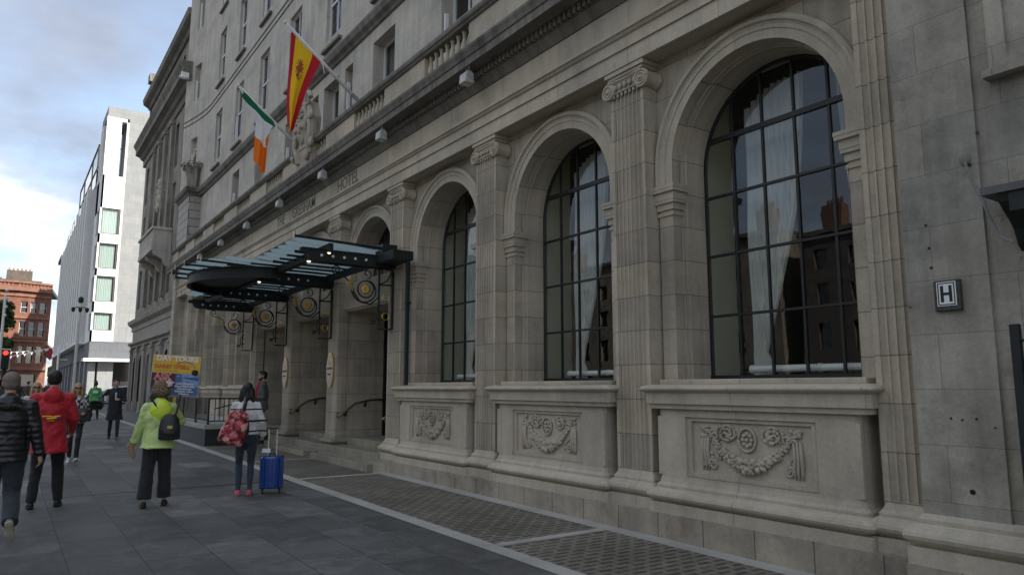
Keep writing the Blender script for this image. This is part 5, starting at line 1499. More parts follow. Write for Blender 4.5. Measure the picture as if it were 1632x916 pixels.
def person(loc, rz, h, label, pose, wear, group=None):
    """everything in metres for a 1.75 m figure, scaled to h; +Y is the way the figure faces"""
    e = empty('person', loc, math.radians(rz)); tag(e, label, 'person', group); S = h/1.75; e.scale = (S,S,S)
    g = pose.get
    lean = g('lean', 0); bulk = wear.get('bulk', 1.0); fem = wear.get('fem', False)
    hipz = g('hipz', .93); pel = V(g('sway',0), 0, hipz); chest = V(g('sway',0)*.6, lean*.6, hipz+.38); neck = V(0, lean, hipz+.555)
    head = neck+V(g('headx',0), .025+g('heady',0), .155)
    shw = .165 if fem else .19
    tw = g('twist', 0); cs, sn = math.cos(tw), math.sin(tw)
    sh = {s: V(s*shw*cs, lean*.9+s*shw*sn, hipz+.475) for s in (-1,1)}
    hip = {s: pel+V(s*.09,0,-.02) for s in (-1,1)}
    feet = g('feet', {-1: V(-.10,0,.08), 1: V(.10,0,.08)}); pitch = g('fpitch', {-1:0,1:0})
    hands = g('hands', {-1: V(-.27,.05,.80), 1: V(.27,.05,.80)})
    knee = {}; ank = {}
    for s in (-1,1): knee[s], ank[s] = ik(hip[s], V(*feet[s]), .43, .42, V(0,1,0))
    elb = {}; wr = {}
    for s in (-1,1):
        pole = g('pole', {}).get(s, V(s*.35,-1,-.2)); elb[s], wr[s] = ik(sh[s], V(*hands[s]), .28, .255, pole)
    # body: one continuous surface
    b = MB()
    loft(b, [(pel.x,0,hipz-.09,.11,.09),(pel.x,0,hipz,.155*bulk,.10*bulk),(pel.x*.8,lean*.2,hipz+.15,.13*bulk,.09*bulk),(chest.x,chest.y,hipz+.33,.15*bulk,.10*bulk),(0,lean*.9,hipz+.47,.14,.085),(0,lean,hipz+.54,.06,.055)])
    limb(b, [neck+V(0,-.01,-.06), neck+V(0,.0,.02), head+V(0,-.02,-.07)], [.06,.054 if not fem else .046,.052], 12)
    yaw = g('yaw', 0); RM = Matrix.Rotation(yaw, 3, 'Z') @ Matrix.Rotation(g('nod', 0), 3, 'X')
    def H(x, y, z): return head+RM@V(x,y,z)
    b.ball(H(0,-.008,.025), (.077,.094,.093), 16, 12, RM); b.ball(H(0,.028,-.035), (.056,.058,.075), 14, 10, RM); b.ball(H(0,.055,-.088), (.028,.022,.02), 8, 6, RM)
    b.tube([H(0,.085,.03),H(0,.105,-.008),H(0,.118,-.022)], [.009,.012,.013], 8); b.ball(H(0,.088,-.052), (.026,.012,.009), 8, 6, RM)
    b.ball(H(0,.076,.045), (.055,.016,.012), 10, 6, RM)
    for s in (-1,1): b.ball(H(s*.078,-.01,0), (.010,.024,.034), 8, 6, RM); b.ball(H(s*.04,.06,-.018), (.025,.022,.02), 8, 6, RM)
    for s in (-1,1):
        limb(b, [neck+V(0,-.01,-.07), sh[s]], [.055,.052], 10)
        limb(b, [sh[s], elb[s], wr[s]], [.048,.036,.027], 12)
        fd = g('fdir', {}).get(s, (wr[s]-elb[s]).normalized()); pn = g('pnorm', {}).get(s, V(-s*1.0,.25,0))
        hand(b, wr[s]+V(0,0,0), fd, pn, s, g('curl', {}).get(s, .6), .92 if fem else 1.0)
        limb(b, [hip[s], knee[s], ank[s]], [.070,.042,.030], 12)
        fp = pitch[s]; fd = V(g('toe',{}).get(s, s*.12), math.cos(fp), -math.sin(fp)); fu = V(0, math.sin(fp), math.cos(fp))
        limb(b, [ank[s]-fd*.03-fu*.05, ank[s]+fd*.15-fu*.055], [.03,.024], 8)
    remesh(b, 'body', M[wear.get('skin','skin')], e, .0095, 2)
    # eyes
    b = MB()
    for s in (-1,1): b.ball(H(s*.031,.083,.022), (.013,.006,.008), 8, 6, RM)
    b.build('eyes', M['black'], e)
    if wear.get('shades'):
        b = MB()
        for s in (-1,1): b.ball(H(s*.034,.098,.02), (.031,.008,.024), 12, 8, RM); b.tube([H(s*.064,.088,.028),H(s*.08,0,.02)], .003, 5)
        b.tube([H(-.012,.103,.026),H(.012,.103,.026)], .003, 5); b.build('sunglasses', M['black'], e)
    # hair
    hr = wear.get('hair'); 
    if hr:
        b = MB(); b.ball(H(0,-.02,.048), (.086,.098,.086), 16, 12, RM)
        b.ball(H(0,-.035,.0), (.083,.075,.075), 14, 10, RM)
        st = wear.get('hairstyle','short')
        if st == 'long':
            L = wear.get('hairlen', .26)
            for s in (-1,0,1): limb(b, [H(s*.055,-.045,.0),H(s*.075,-.05,-.10),H(s*.08,-.035 if s else -.07,-L)], [.06,.055,.035], 10)
            if wear.get('front'): 
                for s in (-1,1): limb(b, [H(s*.07,.02,.03),H(s*.085,.025,-.08),H(s*.09,.03,-L*.8)], [.028,.032,.022], 8)
        if st == 'bun': b.ball(H(0,-.03,.15), (.05,.05,.045), 10, 8)
        if st == 'quiff': b.ball(H(0,.045,.105), (.06,.04,.03), 10, 8)
        if st == 'tail': limb(b, [H(0,-.10,.06),H(0,-.14,-.02),H(0,-.12,-.16)], [.03,.028,.012], 8)
        if wear.get('beard'): pass
        remesh(b, 'hair', M[hr], e, .011, 2)
    if wear.get('beard'):
        b = MB(); b.ball(H(0,.045,-.075), (.052,.052,.04), 12, 8, RM)
        for s in (-1,1): limb(b, [H(s*.068,.01,-.02),H(s*.055,.045,-.06)], [.014,.02], 8)
        remesh(b, 'beard', M[hr], e, .009, 1)
    # trousers
    tr = wear['trousers']; lw = wear.get('leg', (.098,.070,.055)); b = MB()
    loft(b, [(pel.x,0,hipz-.12,.12*bulk,.11*bulk),(pel.x,-.005,hipz-.02,.17*bulk,.122*bulk),(pel.x,0,hipz+.08,.155*bulk,.11*bulk)])
    for s in (-1,1):
        end = ank[s]+(knee[s]-ank[s]).normalized()*wear.get('hemup', -.01)
        P = [hip[s]+V(0,0,-.02), knee[s], knee[s]*.45+end*.55, end]; Q = [lw[0]*bulk,lw[1],(lw[1]*.45+lw[2]*.55)*1.02,lw[2]]
        b.tube(P, Q, 14)
        for i in range(3): b.ball(P[i], Q[i], 14, 8)
    remesh(b, wear.get('trousers_name','trousers'), tr, e, .012, 2, wr=.008)
    # shoes
    for s in (-1,1):
        fp = pitch[s]; tx = g('toe',{}).get(s, s*.12); fd = V(tx, math.cos(fp), -math.sin(fp)).normalized(); fu = V(0, math.sin(fp), math.cos(fp)); sd = fd.cross(fu)
        b = MB(); a = ank[s]
        R3 = Matrix((sd, fd, fu)).transposed()
        b.ball(a-fd*.01-fu*.035, (.042,.062,.045), 12, 8, R3); b.ball(a+fd*.085-fu*.048, (.043,.085,.030), 12, 8, R3); b.ball(a+fd*.04-fu*.035, (.038,.06,.035), 12, 8, R3)
        b.add([tuple(a+sd*x+fd*y+fu*z) for x,y,z in ((-.038,-.065,-.078),(.038,-.065,-.078),(.042,.15,-.078),(-.042,.15,-.078),(-.038,-.065,-.055),(.038,-.065,-.055),(.042,.15,-.055),(-.042,.15,-.055))],
            [(0,3,2,1),(4,5,6,7),(0,1,5,4),(1,2,6,5),(2,3,7,6),(3,0,4,7)])
        o = remesh(b, 'shoe', wear['shoe'], e, .008, 2)
        if wear.get('sole'):
            b = MB(); b.prism_z([(0,0)],0,0) if False else None
            b.ball(a+fd*.095-fu*.076, (.050,.082,.016), 16, 8, R3); b.ball(a-fd*.03-fu*.076, (.042,.055,.016), 16, 8, R3); b.ball(a+fd*.03-fu*.076, (.040,.08,.014), 12, 8, R3); remesh(b, 'sole', wear['sole'], o, .008, 1)
    # top garment
    tp = wear['top']; tk = tp.get('thick', .02); hem = tp.get('hem', .90); fl = tp.get('flare', 0); b = MB(); bk = bulk
    secs = []
    if hem < hipz-.02: secs += [(pel.x,-.01+tp.get('hy',0),hem,(.185+fl)*bk+tk*.4,(.135+fl*.8)*bk+tk*.4), (pel.x,0,(hem+hipz)/2,(.180+fl*.5)*bk+tk*.5,(.130+fl*.4)*bk+tk*.5)]
    else: secs += [(pel.x,0,hem,.158*bk+tk,.112*bk+tk)]
    secs += [(pel.x,0,hipz+.06,.158*bk+tk,.112*bk+tk),(pel.x*.8,lean*.2,hipz+.17,(.135 if fem else .15)*bk+tk,.100*bk+tk),(chest.x,chest.y,hipz+.33,.160*bk+tk,.112*bk+tk),(0,lean*.8,hipz+.41,.158*bk+tk*.7,.102+tk*.7),(0,lean*.9,hipz+.47,.125*bk+tk*.6,.088+tk*.6),(0,lean-.005,hipz+.525,.085+tk*.5,.068+tk*.5),(0,lean-.005,hipz+.565,.060+tk*.4,.056+tk*.4)]
    loft(b, secs)
    sl = tp.get('sleeve', 1.0); sr = tp.get('sr', (.066,.054,.043))
    for s in (-1,1):
        limb(b, [V(s*.05,lean-.005,hipz+.505), sh[s]+V(0,0,-.005)], [.05+tk*.4,sr[0]*.93], 12)
        if sl >= 1: limb(b, [sh[s], elb[s], wr[s]-(wr[s]-elb[s]).normalized()*.015], list(sr), 14)
        elif sl > .5: limb(b, [sh[s], elb[s], elb[s]*.6+wr[s]*.4], list(sr), 14)
        else: limb(b, [sh[s], sh[s]*.4+elb[s]*.6], list(sr[:2]), 14)
        if tp.get('cuff'): b.ball(wr[s]-(wr[s]-elb[s]).normalized()*.02, sr[2]*1.12, 12, 8)
    if tp.get('hood'):
        b.ball(V(0,lean-.085,hipz+.50), (.115,.075,.11), 14, 10); b.ball(V(0,lean-.05,hipz+.565), (.095,.075,.055), 14, 10)
    if tp.get('collar'):
        b.tube([V(.075*math.sin(t),lean-.005-.065*math.cos(t),hipz+.57) for t in [(-2.4+4.8*i/16) for i in range(17)]], .022, 8)
    o = remesh(b, tp.get('name','jacket'), tp['mat'], e, .0115, tp.get('sm', 3), wr=tp.get('wr', .011))
    if tp.get('second'):      # a second colour shown at the hood
        b = MB(); b.ball(V(.01,lean-.105,hipz+.43), (.150,.082,.155), 16, 12); b.ball(V(0,lean-.06,hipz+.55), (.115,.085,.065), 14, 10)
        remesh(b, 'hood', tp['second'], o, .012, 2, wr=.007)
    e['_j'] = 0; del e['_j']
    return e, dict(sh=sh, elb=elb, wr=wr, head=head, neck=neck, pel=pel, hipz=hipz, H=H, lean=lean, knee=knee, S=S)

M['blk_puffer'] = None
def quilt(name, c):
    m, nt, b = new_mat(name); b.inputs['Base Color'].default_value = (*c,1); b.inputs['Roughness'].default_value = .38
    tc = nt.nodes.new('ShaderNodeTexCoord'); w = nt.nodes.new('ShaderNodeTexWave'); w.wave_type = 'BANDS'; w.bands_direction = 'Z'; w.inputs['Scale'].default_value = 5.2; w.inputs['Distortion'].default_value = 1.2; w.inputs['Detail'].default_value = 2
    w.inputs['Detail Scale'].default_value = 2
    nt.links.new(tc.outputs['Object'], w.inputs['Vector']); n = noise(nt, tc.outputs['Object'], 14, 3, .6)
    h = mult(nt, w.outputs['Fac'], ramp(nt, n, [(.3,.6),(.7,1)])); bump(nt, b, h, .45, .016); return m
def banded(name, bands, base, col):
    """object-space horizontal bands (z0,z1)"""
    m, nt, b = new_mat(name); b.inputs['Roughness'].default_value = .9
    tc = nt.nodes.new('ShaderNodeTexCoord'); sp = nt.nodes.new('ShaderNodeSeparateXYZ'); nt.links.new(tc.outputs['Object'], sp.inputs[0])
    n = noise(nt, tc.outputs['Object'], 7, 3, .5)
    ad = nt.nodes.new('ShaderNodeMath'); ad.operation = 'MULTIPLY_ADD'; ad.inputs[1].default_value = .03; nt.links.new(n, ad.inputs[0]); nt.links.new(sp.outputs[2], ad.inputs[2])
    r = nt.nodes.new('ShaderNodeValToRGB'); r.color_ramp.interpolation = 'CONSTANT'; st = [(0, base)]
    dv = nt.nodes.new('ShaderNodeMath'); dv.operation = 'MULTIPLY'; dv.inputs[1].default_value = .5; nt.links.new(ad.outputs[0], dv.inputs[0])
    for z0, z1 in bands: st += [((z0+.015)/2, col), ((z1+.015)/2, base)]
    el = r.color_ramp.elements
    while len(el) < len(st): el.new(.5)
    for i, (p, c) in enumerate(st): el[i].position = p; el[i].color = (*c,1)
    nt.links.new(dv.outputs[0], r.inputs[0]); nt.links.new(mult(nt, r.outputs[0], ramp(nt, n, [(.3,.82),(.7,1.05)])), b.inputs['Base Color']); bump(nt, b, n, .8, .02); return m
def check_mat():
    m, nt, b = new_mat('black_white_check'); tc = nt.nodes.new('ShaderNodeTexCoord'); c = nt.nodes.new('ShaderNodeTexChecker'); c.inputs['Scale'].default_value = 16
    c.inputs[1].default_value = (.015,.015,.018,1); c.inputs[2].default_value = (.6,.6,.58,1); nt.links.new(tc.outputs['Object'], c.inputs[0]); nt.links.new(c.outputs[0], b.inputs['Base Color']); b.inputs['Roughness'].default_value = .9; return m
def floral():
    m, nt, b = new_mat('red_floral'); tc = nt.nodes.new('ShaderNodeTexCoord'); v = nt.nodes.new('ShaderNodeTexVoronoi'); v.inputs['Scale'].default_value = 17; nt.links.new(tc.outputs['Object'], v.inputs[0])
    n = noise(nt, tc.outputs['Object'], 11, 4, .7); sp = nt.nodes.new('ShaderNodeSeparateColor'); nt.links.new(v.outputs['Color'], sp.inputs[0])
    c1 = ramp(nt, sp.outputs[0], [(.0,(.45,.02,.035)),(.5,(.52,.04,.06)),(.72,(.62,.16,.17)),(.9,(.70,.40,.36))])
    c2 = ramp(nt, n, [(.42,(.12,.02,.03)),(.52,(1,1,1))]); nt.links.new(mult(nt, c1, c2), b.inputs['Base Color']); b.inputs['Roughness'].default_value = .6; return m
def knit():
    m, nt, b = new_mat('brown_knit'); tc = nt.nodes.new('ShaderNodeTexCoord'); v = nt.nodes.new('ShaderNodeTexVoronoi'); v.inputs['Scale'].default_value = 42; nt.links.new(tc.outputs['Object'], v.inputs[0])
    nt.links.new(ramp(nt, v.outputs['Distance'], [(.1,(.34,.25,.14)),(.6,(.12,.08,.045))]), b.inputs['Base Color']); b.inputs['Roughness'].default_value = .95; bump(nt, b, v.outputs['Distance'], .9, -.012); return m
blk = cloth('black_trousers', (.016,.016,.018)); jean = cloth('dark_jeans', (.035,.05,.07), 12, .015); navy = cloth('navy_wool', (.018,.020,.026)); grey = cloth('grey_jacket_wool', (.10,.10,.105))
shoe_b = plain('black_shoe', (.012,.012,.012), .5); shoe_w = plain('white_trainer', (.6,.6,.6), .6)

# 1 man in the black padded jacket, walking away at the left edge
p, J = person((.07, 9.55, gz(9.5)), -1, 1.75, 'man in a black padded jacket with fur-trimmed hood walking away at the left edge', dict(
    feet={-1: V(-.12,.22,.09), 1: V(.10,-.26,.20)}, fpitch={-1:0, 1:1.0}, hands={-1: V(-.34,.12,.80), 1: V(.33,-.02,.78)}, hipz=.91),
    dict(top=dict(mat=quilt('black_padded_nylon', (.014,.014,.016)), hem=.80, thick=.035, sr=(.080,.070,.054), hood=True, cuff=True, name='jacket'), trousers=cloth('blue_grey_jeans', (.035,.045,.055), 10, .02), leg=(.115,.085,.078), shoe=plain('tan_shoe', (.22,.19,.14), .7), sole=plain('cream_sole', (.42,.40,.30), .7), hair='hair_grey', bulk=1.05))
b = MB(); lz = J['hipz']
for i in range(260):
    t = random.uniform(-2.6,2.6); q = V(.135*math.sin(t), -.055-.10*math.cos(t)-.02, lz+.47+.02*math.cos(t*2)); dq = V(random.gauss(0,1),random.gauss(0,1),random.gauss(0,1)).normalized()*.028
    b.tube([q, q+dq], [.006,.002], 4)
b.build('fur_trim', plain('grey_brown_fur', (.10,.085,.065), .95), p)
# 2 man in the red parka
red = cloth('red_parka', (.56,.008,.022), 7, .03, .6)
p, J = person((.56, 11.5, gz(11.5)), -4, 1.78, 'man in a long red hooded jacket with yellow print on the back', dict(
    feet={-1: V(-.15,-.02,.085), 1: V(.14,.10,.085)}, hands={-1: V(-.22,.22,.98), 1: V(.24,.20,.96)}, hipz=.93, headx=.0),
    dict(top=dict(mat=red, hem=.70, thick=.032, flare=.02, sr=(.072,.064,.050), hood=True, name='jacket'), trousers=blk, leg=(.10,.075,.062), shoe=shoe_b, hair='hair_black', bulk=1.0))
b = MB(); yy = -.166
for (pts, r) in (([(-.10,yy,1.17),(-.04,yy-.004,1.175),(.02,yy-.004,1.165),(.10,yy,1.175)], .011),([(-.05,yy-.003,1.14),(.0,yy-.004,1.145),(.06,yy-.002,1.15)], .016),([(-.04,yy,1.115),(.04,yy-.002,1.115)], .006)): b.tube([V(*q) for q in pts], r, 6)
b.build('back_print', plain('yellow_print', (.75,.42,.02), .6), p)
b = MB(); b.ball((.085,yy,1.155), (.03,.012,.02), 8, 6); b.build('back_print', plain('blue_print', (.04,.06,.2), .6), p)
# 3 woman with blond hair and sunglasses, white top
p, J = person((.57, 17.9, gz(18)), 178, 1.62, 'blond woman in sunglasses and a white top, half hidden behind the red jacket', dict(hands={-1: V(-.2,.2,1.0), 1: V(.2,.2,1.0)}, feet={-1: V(-.1,.18,.09), 1: V(.1,-.15,.11)}, fpitch={-1:0,1:.3}, hipz=.92),
    dict(top=dict(mat=cloth('white_top', (.62,.60,.58)), hem=.88, name='top'), trousers=jean, shoe=shoe_b, hair='hair_blond', hairstyle='long', front=True, shades=True, fem=True, hairlen=.24))
# 4 woman in the checked shirt
p, J = person((1.27, 17.4, gz(17.4)), 176, 1.62, 'blond woman in sunglasses and a black and white checked shirt walking forward', dict(
    hands={-1: V(-.16,.24,1.08), 1: V(.25,.14,.95)}, feet={-1: V(-.06,.24,.12), 1: V(.07,-.22,.13)}, fpitch={-1:-.35,1:.6}, hipz=.91, curl={-1:1.2,1:1.0}),
    dict(top=dict(mat=check_mat(), hem=.86, sleeve=.7, sr=(.058,.052,.05), name='shirt'), trousers=blk, leg=(.085,.058,.042), shoe=shoe_w, hair='hair_blond', hairstyle='long', front=True, shades=True, fem=True, hairlen=.20))
S4 = p
b = MB(); b.ball((0,0,0), (.16,.06,.13), 14, 10); b.box(-.13,.13,-.055,.055,-.14,.02)
e = empty('handbag', (1.27+.12, 17.4-.20, .98+gz(17.4))); tag(e, 'black handbag under the arm of the woman in the checked shirt', 'handbag'); remesh(b, 'bag_body', M['black'], e, .012, 2)
b = MB(); b.tube([(-.12,0,.05),(-.08,.02,.28),(.02,.10,.42),(.08,.04,.25),(.12,0,.05)], .012, 6); b.build('strap', M['black'], e)
# 5 woman in the green shirt, further off
grn = cloth('green_shirt', (.07,.40,.11), 8, .02)
p, J = person((3.40, 37.3, gz(37)), -4, 1.63, 'distant person in a bright green shirt and black trousers', dict(hands={-1: V(-.28,.16,1.0), 1: V(.28,.16,1.0)}, feet={-1: V(-.15,0,.085), 1: V(.15,.05,.085)}),
    dict(top=dict(mat=grn, hem=.84, thick=.03, sr=(.07,.06,.05), name='shirt'), trousers=blk, leg=(.10,.07,.055), shoe=shoe_b, hair='hair_black', hairstyle='bun', fem=True, bulk=1.15))
b = MB(); b.box(-.10,.10,-.172,-.150,1.22,1.33); b.box(-.13,.13,-.178,-.15,.90,.915); b.build('back_print', M['white_paint'], p)
# 6 man in the dark coat with a cup
p, J = person((2.70, 23.9, gz(24)), 176, 1.70, 'man in a knee-length dark coat walking forward holding a cup', dict(
    hands={-1: V(-.10,.26,1.16), 1: V(.30,.24,1.14)}, feet={-1: V(-.09,.20,.09), 1: V(.10,-.18,.11)}, fpitch={-1:-.1,1:.4}, hipz=.94, curl={-1:1.3,1:1.1}, pole={-1:V(-.6,-.6,-.6),1:V(.8,-.4,-.6)}, fdir={1:V(-.5,.8,.1),-1:V(.7,.6,.1)}),
    dict(top=dict(mat=navy, hem=.56, thick=.03, flare=.04, sr=(.070,.060,.048), collar=True, name='coat'), trousers=blk, leg=(.088,.062,.048), shoe=shoe_b, hair='hair_black', hairstyle='quiff'))
b = MB(); b.tube([(0,-.0,1.47),(.0,.118,1.33),(.0,.14,1.15)], [.02,.035,.02], 8); b.build('shirt_front', plain('pale_shirt', (.45,.47,.5), .8), p)
b = MB(); b.lathe([(.028,0),(.038,.11),(.041,.112),(.041,.125),(.03,.13)], (0,0,0), 14)
tag(b.build('paper_cup', M['white_paint'], loc=(2.42, 23.62, gz(24)+1.10)), 'white paper cup in the hand of the man in the dark coat', 'cup')
# 7 person with the placard
lime = plain('hi_vis_lime', (.52,.66,.24), .55, nscale=5, namt=.18, bumpd=.03); lime2 = plain('neon_hood', (.62,.80,.05), .5, nscale=6, namt=.12, bumpd=.02)
p, J = person((1.77, 10.85, gz(10.8)), -9, 1.60, 'person in a lime waterproof jacket and knitted hat holding up a placard', dict(
    feet={-1: V(-.14,-.10,.085), 1: V(.13,.06,.085)}, hands={-1: V(-.33,.14,.88), 1: V(.20,.30,1.38)}, hipz=.95, curl={1:1.4,-1:.9}, pole={1:V(.55,-.3,-1),-1:V(-.6,-1,0)}, fdir={1:V(-.2,.2,1)}, pnorm={1:V(-.6,-.6,0)}, heady=.0, nod=0),
    dict(top=dict(mat=lime, hem=.84, thick=.045, flare=.045, sr=(.080,.074,.060), wr=.014, hood=True, second=lime2, name='jacket', cuff=True), trousers=blk, hemup=.035, leg=(.105,.092,.100), shoe=shoe_b, fem=True, bulk=1.05))
hx = J['head']; b = MB(); b.ball(hx+V(0,-.01,.050), (.125,.125,.125), 18, 14); b.ball(hx+V(0,-.02,-.01), (.138,.132,.085), 18, 12)
k = remesh(b, 'knitted_hat', knit(), p, .012, 2)
b = MB()
for i in range(90):
    q = hx+V(.075+random.gauss(0,.018), -.03+random.gauss(0,.03), .115+random.gauss(0,.022)-.02*i/60); b.tube([q, q+V(random.uniform(.0,.05), random.uniform(-.03,.03), random.uniform(-.01,.04))], .0075, 4)
b.build('hat_tassels', plain('pink_white_wool', (.85,.66,.64), .9), k)
# glove or leaflets in the left hand
b = MB(); 
for i in range(5): b.ball((1.77-.33+.012*i, 10.85+.10, gz(10.8)+.80-.03*i), (.035,.012,.05), 8, 6)
tag(b.build('leaflets', plain('brown_leaflets', (.33,.21,.13), .8)), 'crumpled brown papers in the left hand of the placard holder', 'papers')
def backpack(loc, rz, sc, mat, label, strap_mat, tilt=0):
    e = empty('backpack', loc, math.radians(rz)); e.rotation_euler = (0, tilt, math.radians(rz)); tag(e, label, 'backpack')
    b = MB(); w, d, h = sc
    loft(b, [(0,0,-h*.5,w*.42,d*.42),(0,0,-h*.46,w*.5,d*.5),(0,-.01,-h*.1,w*.5,d*.52),(0,0,h*.3,w*.42,d*.42),(0,0,h*.46,w*.26,d*.3),(0,0,h*.5,w*.14,d*.2)])
    b.ball((0,-d*.42,-h*.20), (w*.36,d*.2,h*.20), 12, 8); k = remesh(b, 'bag_body', mat, e, .009, 3)
    return e
e = backpack((1.87, 10.66, gz(10.8)+1.05), -9, (.27,.15,.34), plain('black_leather', (.018,.018,.018), .45, nscale=14, namt=.3), 'small black backpack on the back of the lime jacket', None)
b = MB(); b.tube([(-.06,.03,.15),(-.16,.02,.25),(-.26,.07,.40),(-.24,.2,.45)], .014, 6); b.tube([(.06,.03,.15),(.09,.06,.28),(.11,.16,.42)], .014, 6); b.build('strap', M['black'], e)
b = MB(); b.box(-.03,.03,-.112,-.10,-.02,.02); b.build('buckle', M['brass'], e)
# the placard
e = empty('placard', (2.0, 11.2, 1.825), math.radians(-9)); e.scale = (1.05,1.05,1.05); e.rotation_euler = (0, math.radians(3), math.radians(-9)); tag(e, 'yellow and blue day tours placard on a stick held above the lime jacket', 'sign')
W, Hh = .60, .54
PY, PB = plain('sign_yellow', (.72,.44,.03), .45, nscale=4, namt=.1), plain('sign_blue', (.05,.12,.30), .45, nscale=3, namt=.3)
b = MB(); b.box(-W/2,W/2,-.008,.008,-Hh/2,Hh/2); b.build('board', plain('board_edge', (.55,.5,.4), .6), e, bevel=.006)
b = MB(); b.box(-W/2+.006,W/2-.006,-.0105,-.0075,.03,Hh/2-.006); b.build('yellow_half', PY, e)
b = MB(); b.box(-W/2+.006,W/2-.006,-.0105,-.0075,-Hh/2+.006,.028); b.build('blue_half', PB, e)
b = MB(); b.box(.02,W/2-.008,-.0118,-.010,-.015,.026); b.prism_y([(.08,-.012),(W/2-.008,-.05),(W/2-.008,-.15),(.09,-.15)], -.0118, -.010); b.build('sky_picture', plain('pale_sea', (.20,.32,.58), .5, nscale=8, namt=.4), e)
b = MB(); b.prism_y([(-.01,.02),(.06,.0),(.12,-.035),(W/2-.01,-.055),(W/2-.01,-.045),(.1,-.02),(.05,.02)], -.0125, -.0116); b.ball((.155,-.0118,-.09), (.008,.001,.018), 8, 6); b.build('cliff_picture', plain('dark_cliff', (.03,.04,.06), .6), e)
b = MB(); b.box(-W/2+.008,.0,-.0118,-.010,-.175,.026); b.build('maroon_panel', plain('maroon', (.045,.012,.018), .5), e)
white, redm, orange = M['white_paint'], plain('sign_red', (.80,.03,.04), .5), plain('sign_orange', (.58,.13,.01), .5)
text_mesh('DAY TOURS', .092, white, 'lettering', e, (0,-.0125,.222), FACE_Y, .001, .0035, sx=1.02)
text_mesh("DARBY O'GILL", .068, orange, 'lettering', e, (-.055,-.0125,.115), FACE_Y, .001, .004, sx=.98)
text_mesh('Fun Tours for a Day', .028, orange, 'lettering', e, (-.10,-.0125,.062), FACE_Y, .001)
for t, z in (('ASK', -.025), ('ME!', -.118)):
    text_mesh(t, .118, white, 'lettering', e, (-.155,-.0125,z), FACE_Y, .001, .0045); text_mesh(t, .118, redm, 'lettering', e, (-.155,-.0155,z), FACE_Y, .001, .001)
for i, t in enumerate(('Cliffs of Moher','Giants Causeway','Glendalough','Malahide Castle','Kilkenny')):
    text_mesh(t, .036, white, 'lettering', e, (.125,-.0135,-.105-.034*i), FACE_Y, .001, .0008)
b = MB(); b.lathe([(.02,-.04),(.042,-.02),(.04,.015),(.03,.02),(.034,.03)], (.235,-.012,.055), 12); b.build('pot_picture', M['black'], e)
b = MB(); pts = [(.10+.125*math.sin(t)-.0, -.0125, .09+.105*math.cos(t)) for t in [(-.9+2.3*i/16) for i in range(17)]]
b.tube(pts, .007, 5); b.build('arch_picture', plain('sign_brown', (.36,.16,.05), .6), e)
b = MB(); pts = [(.105+.115*math.sin(t), -.013, .08+.10*math.cos(t)) for t in [(-.6+2.0*i/16) for i in range(17)]]; b.tube(pts, .006, 5); b.build('arch_picture', plain('sign_cream', (.8,.6,.35), .6), e)
b = MB(); b.box(.0,.04,.009,.03,-.55,.1); b.build('stick', plain('yellow_wood', (.55,.38,.08), .6), e)
# 8 woman with the striped top
strp = banded('white_black_stripes', ((.98,1.005),(1.14,1.165),(1.325,1.345)), (.68,.67,.65), (.012,.012,.014))
p, J = person((3.02, 11.25, gz(11)), -14, 1.63, 'woman with long dark hair in a white sweater with black stripes', dict(
    feet={-1: V(-.07,-.04,.085), 1: V(.10,-.06,.085)}, hands={-1: V(-.14,.24,1.05), 1: V(.27,.10,.93)}, hipz=.93, sway=.02, curl={1:1.4,-1:1}, fdir={1:V(0,.2,-1)}),
    dict(top=dict(mat=strp, hem=.94, thick=.028, sr=(.066,.062,.058), cuff=True, name='sweater', flare=.0), trousers=jean, trousers_name='jeans', leg=(.092,.06,.042), shoe=plain('pink_shoe', (.55,.10,.13), .6), hair='hair_black', hairstyle='long', hairlen=.27, fem=True))
e = backpack((2.80, 10.98, gz(11)+1.0), -14, (.36,.20,.50), floral(), 'red flowered backpack hanging off the shoulder of the striped sweater', None, tilt=-.22)
e.rotation_euler = (0, .30, math.radians(-14))
b = MB(); b.tube([(.04,.02,.20),(.02,.02,.34),(.0,.10,.44)], .028, 8); b.tube([(.13,.05,.15),(.19,.06,-.02),(.14,.06,-.2)], .02, 8); b.build('strap', M['black'], e)
b = MB(); b.box(-.10,-.02,-.175,-.165,-.20,-.15); b.build('badge', plain('pink_badge', (.7,.35,.33), .6), e)
# suitcase
e = empty('suitcase', (3.42, 11.2, gz(11.2)), math.radians(-16)); tag(e, 'shiny blue hard-shell trolley suitcase beside the striped sweater', 'suitcase')
blue = plain('blue_shell', (.006,.05,.25), .25, coat=.5, nscale=3, namt=.1)
b = MB(); loft(b, [(0,0,.075,.145,.10),(0,0,.09,.168,.118),(0,0,.30,.17,.12),(0,0,.52,.168,.118),(0,0,.545,.15,.10)], 28); b.build('shell', blue, e, bevel=.01)
b = MB()
for x in (-.115,-.055,.005,.065,.12): b.box(x-.006,x+.006,-.128,-.09,.10,.52)
b.build('shell_rib', blue, e, bevel=.003)
b = MB(); b.box(-.172,.172,-.006,.006,.07,.55); b.build('zip', M['black'], e, bevel=.004)
for (x, y) in ((-.12,-.08),(.12,-.08),(-.12,.08),(.12,.08)):
    b = MB(); b.lathe([(.012,-.012),(.026,-.012),(.026,.012),(.012,.012)], (x,y,.027), 12, 'x'); b.box(x-.018,x+.018,y-.015,y+.015,.035,.08); b.build('caster', M['rubber'], e)
b = MB(); b.tube([(-.06,.03,.54),(-.06,.03,.95)], .008, 8); b.tube([(.06,.03,.54),(.06,.03,.95)], .008, 8); b.build('pull_handle', M['alu'], e)
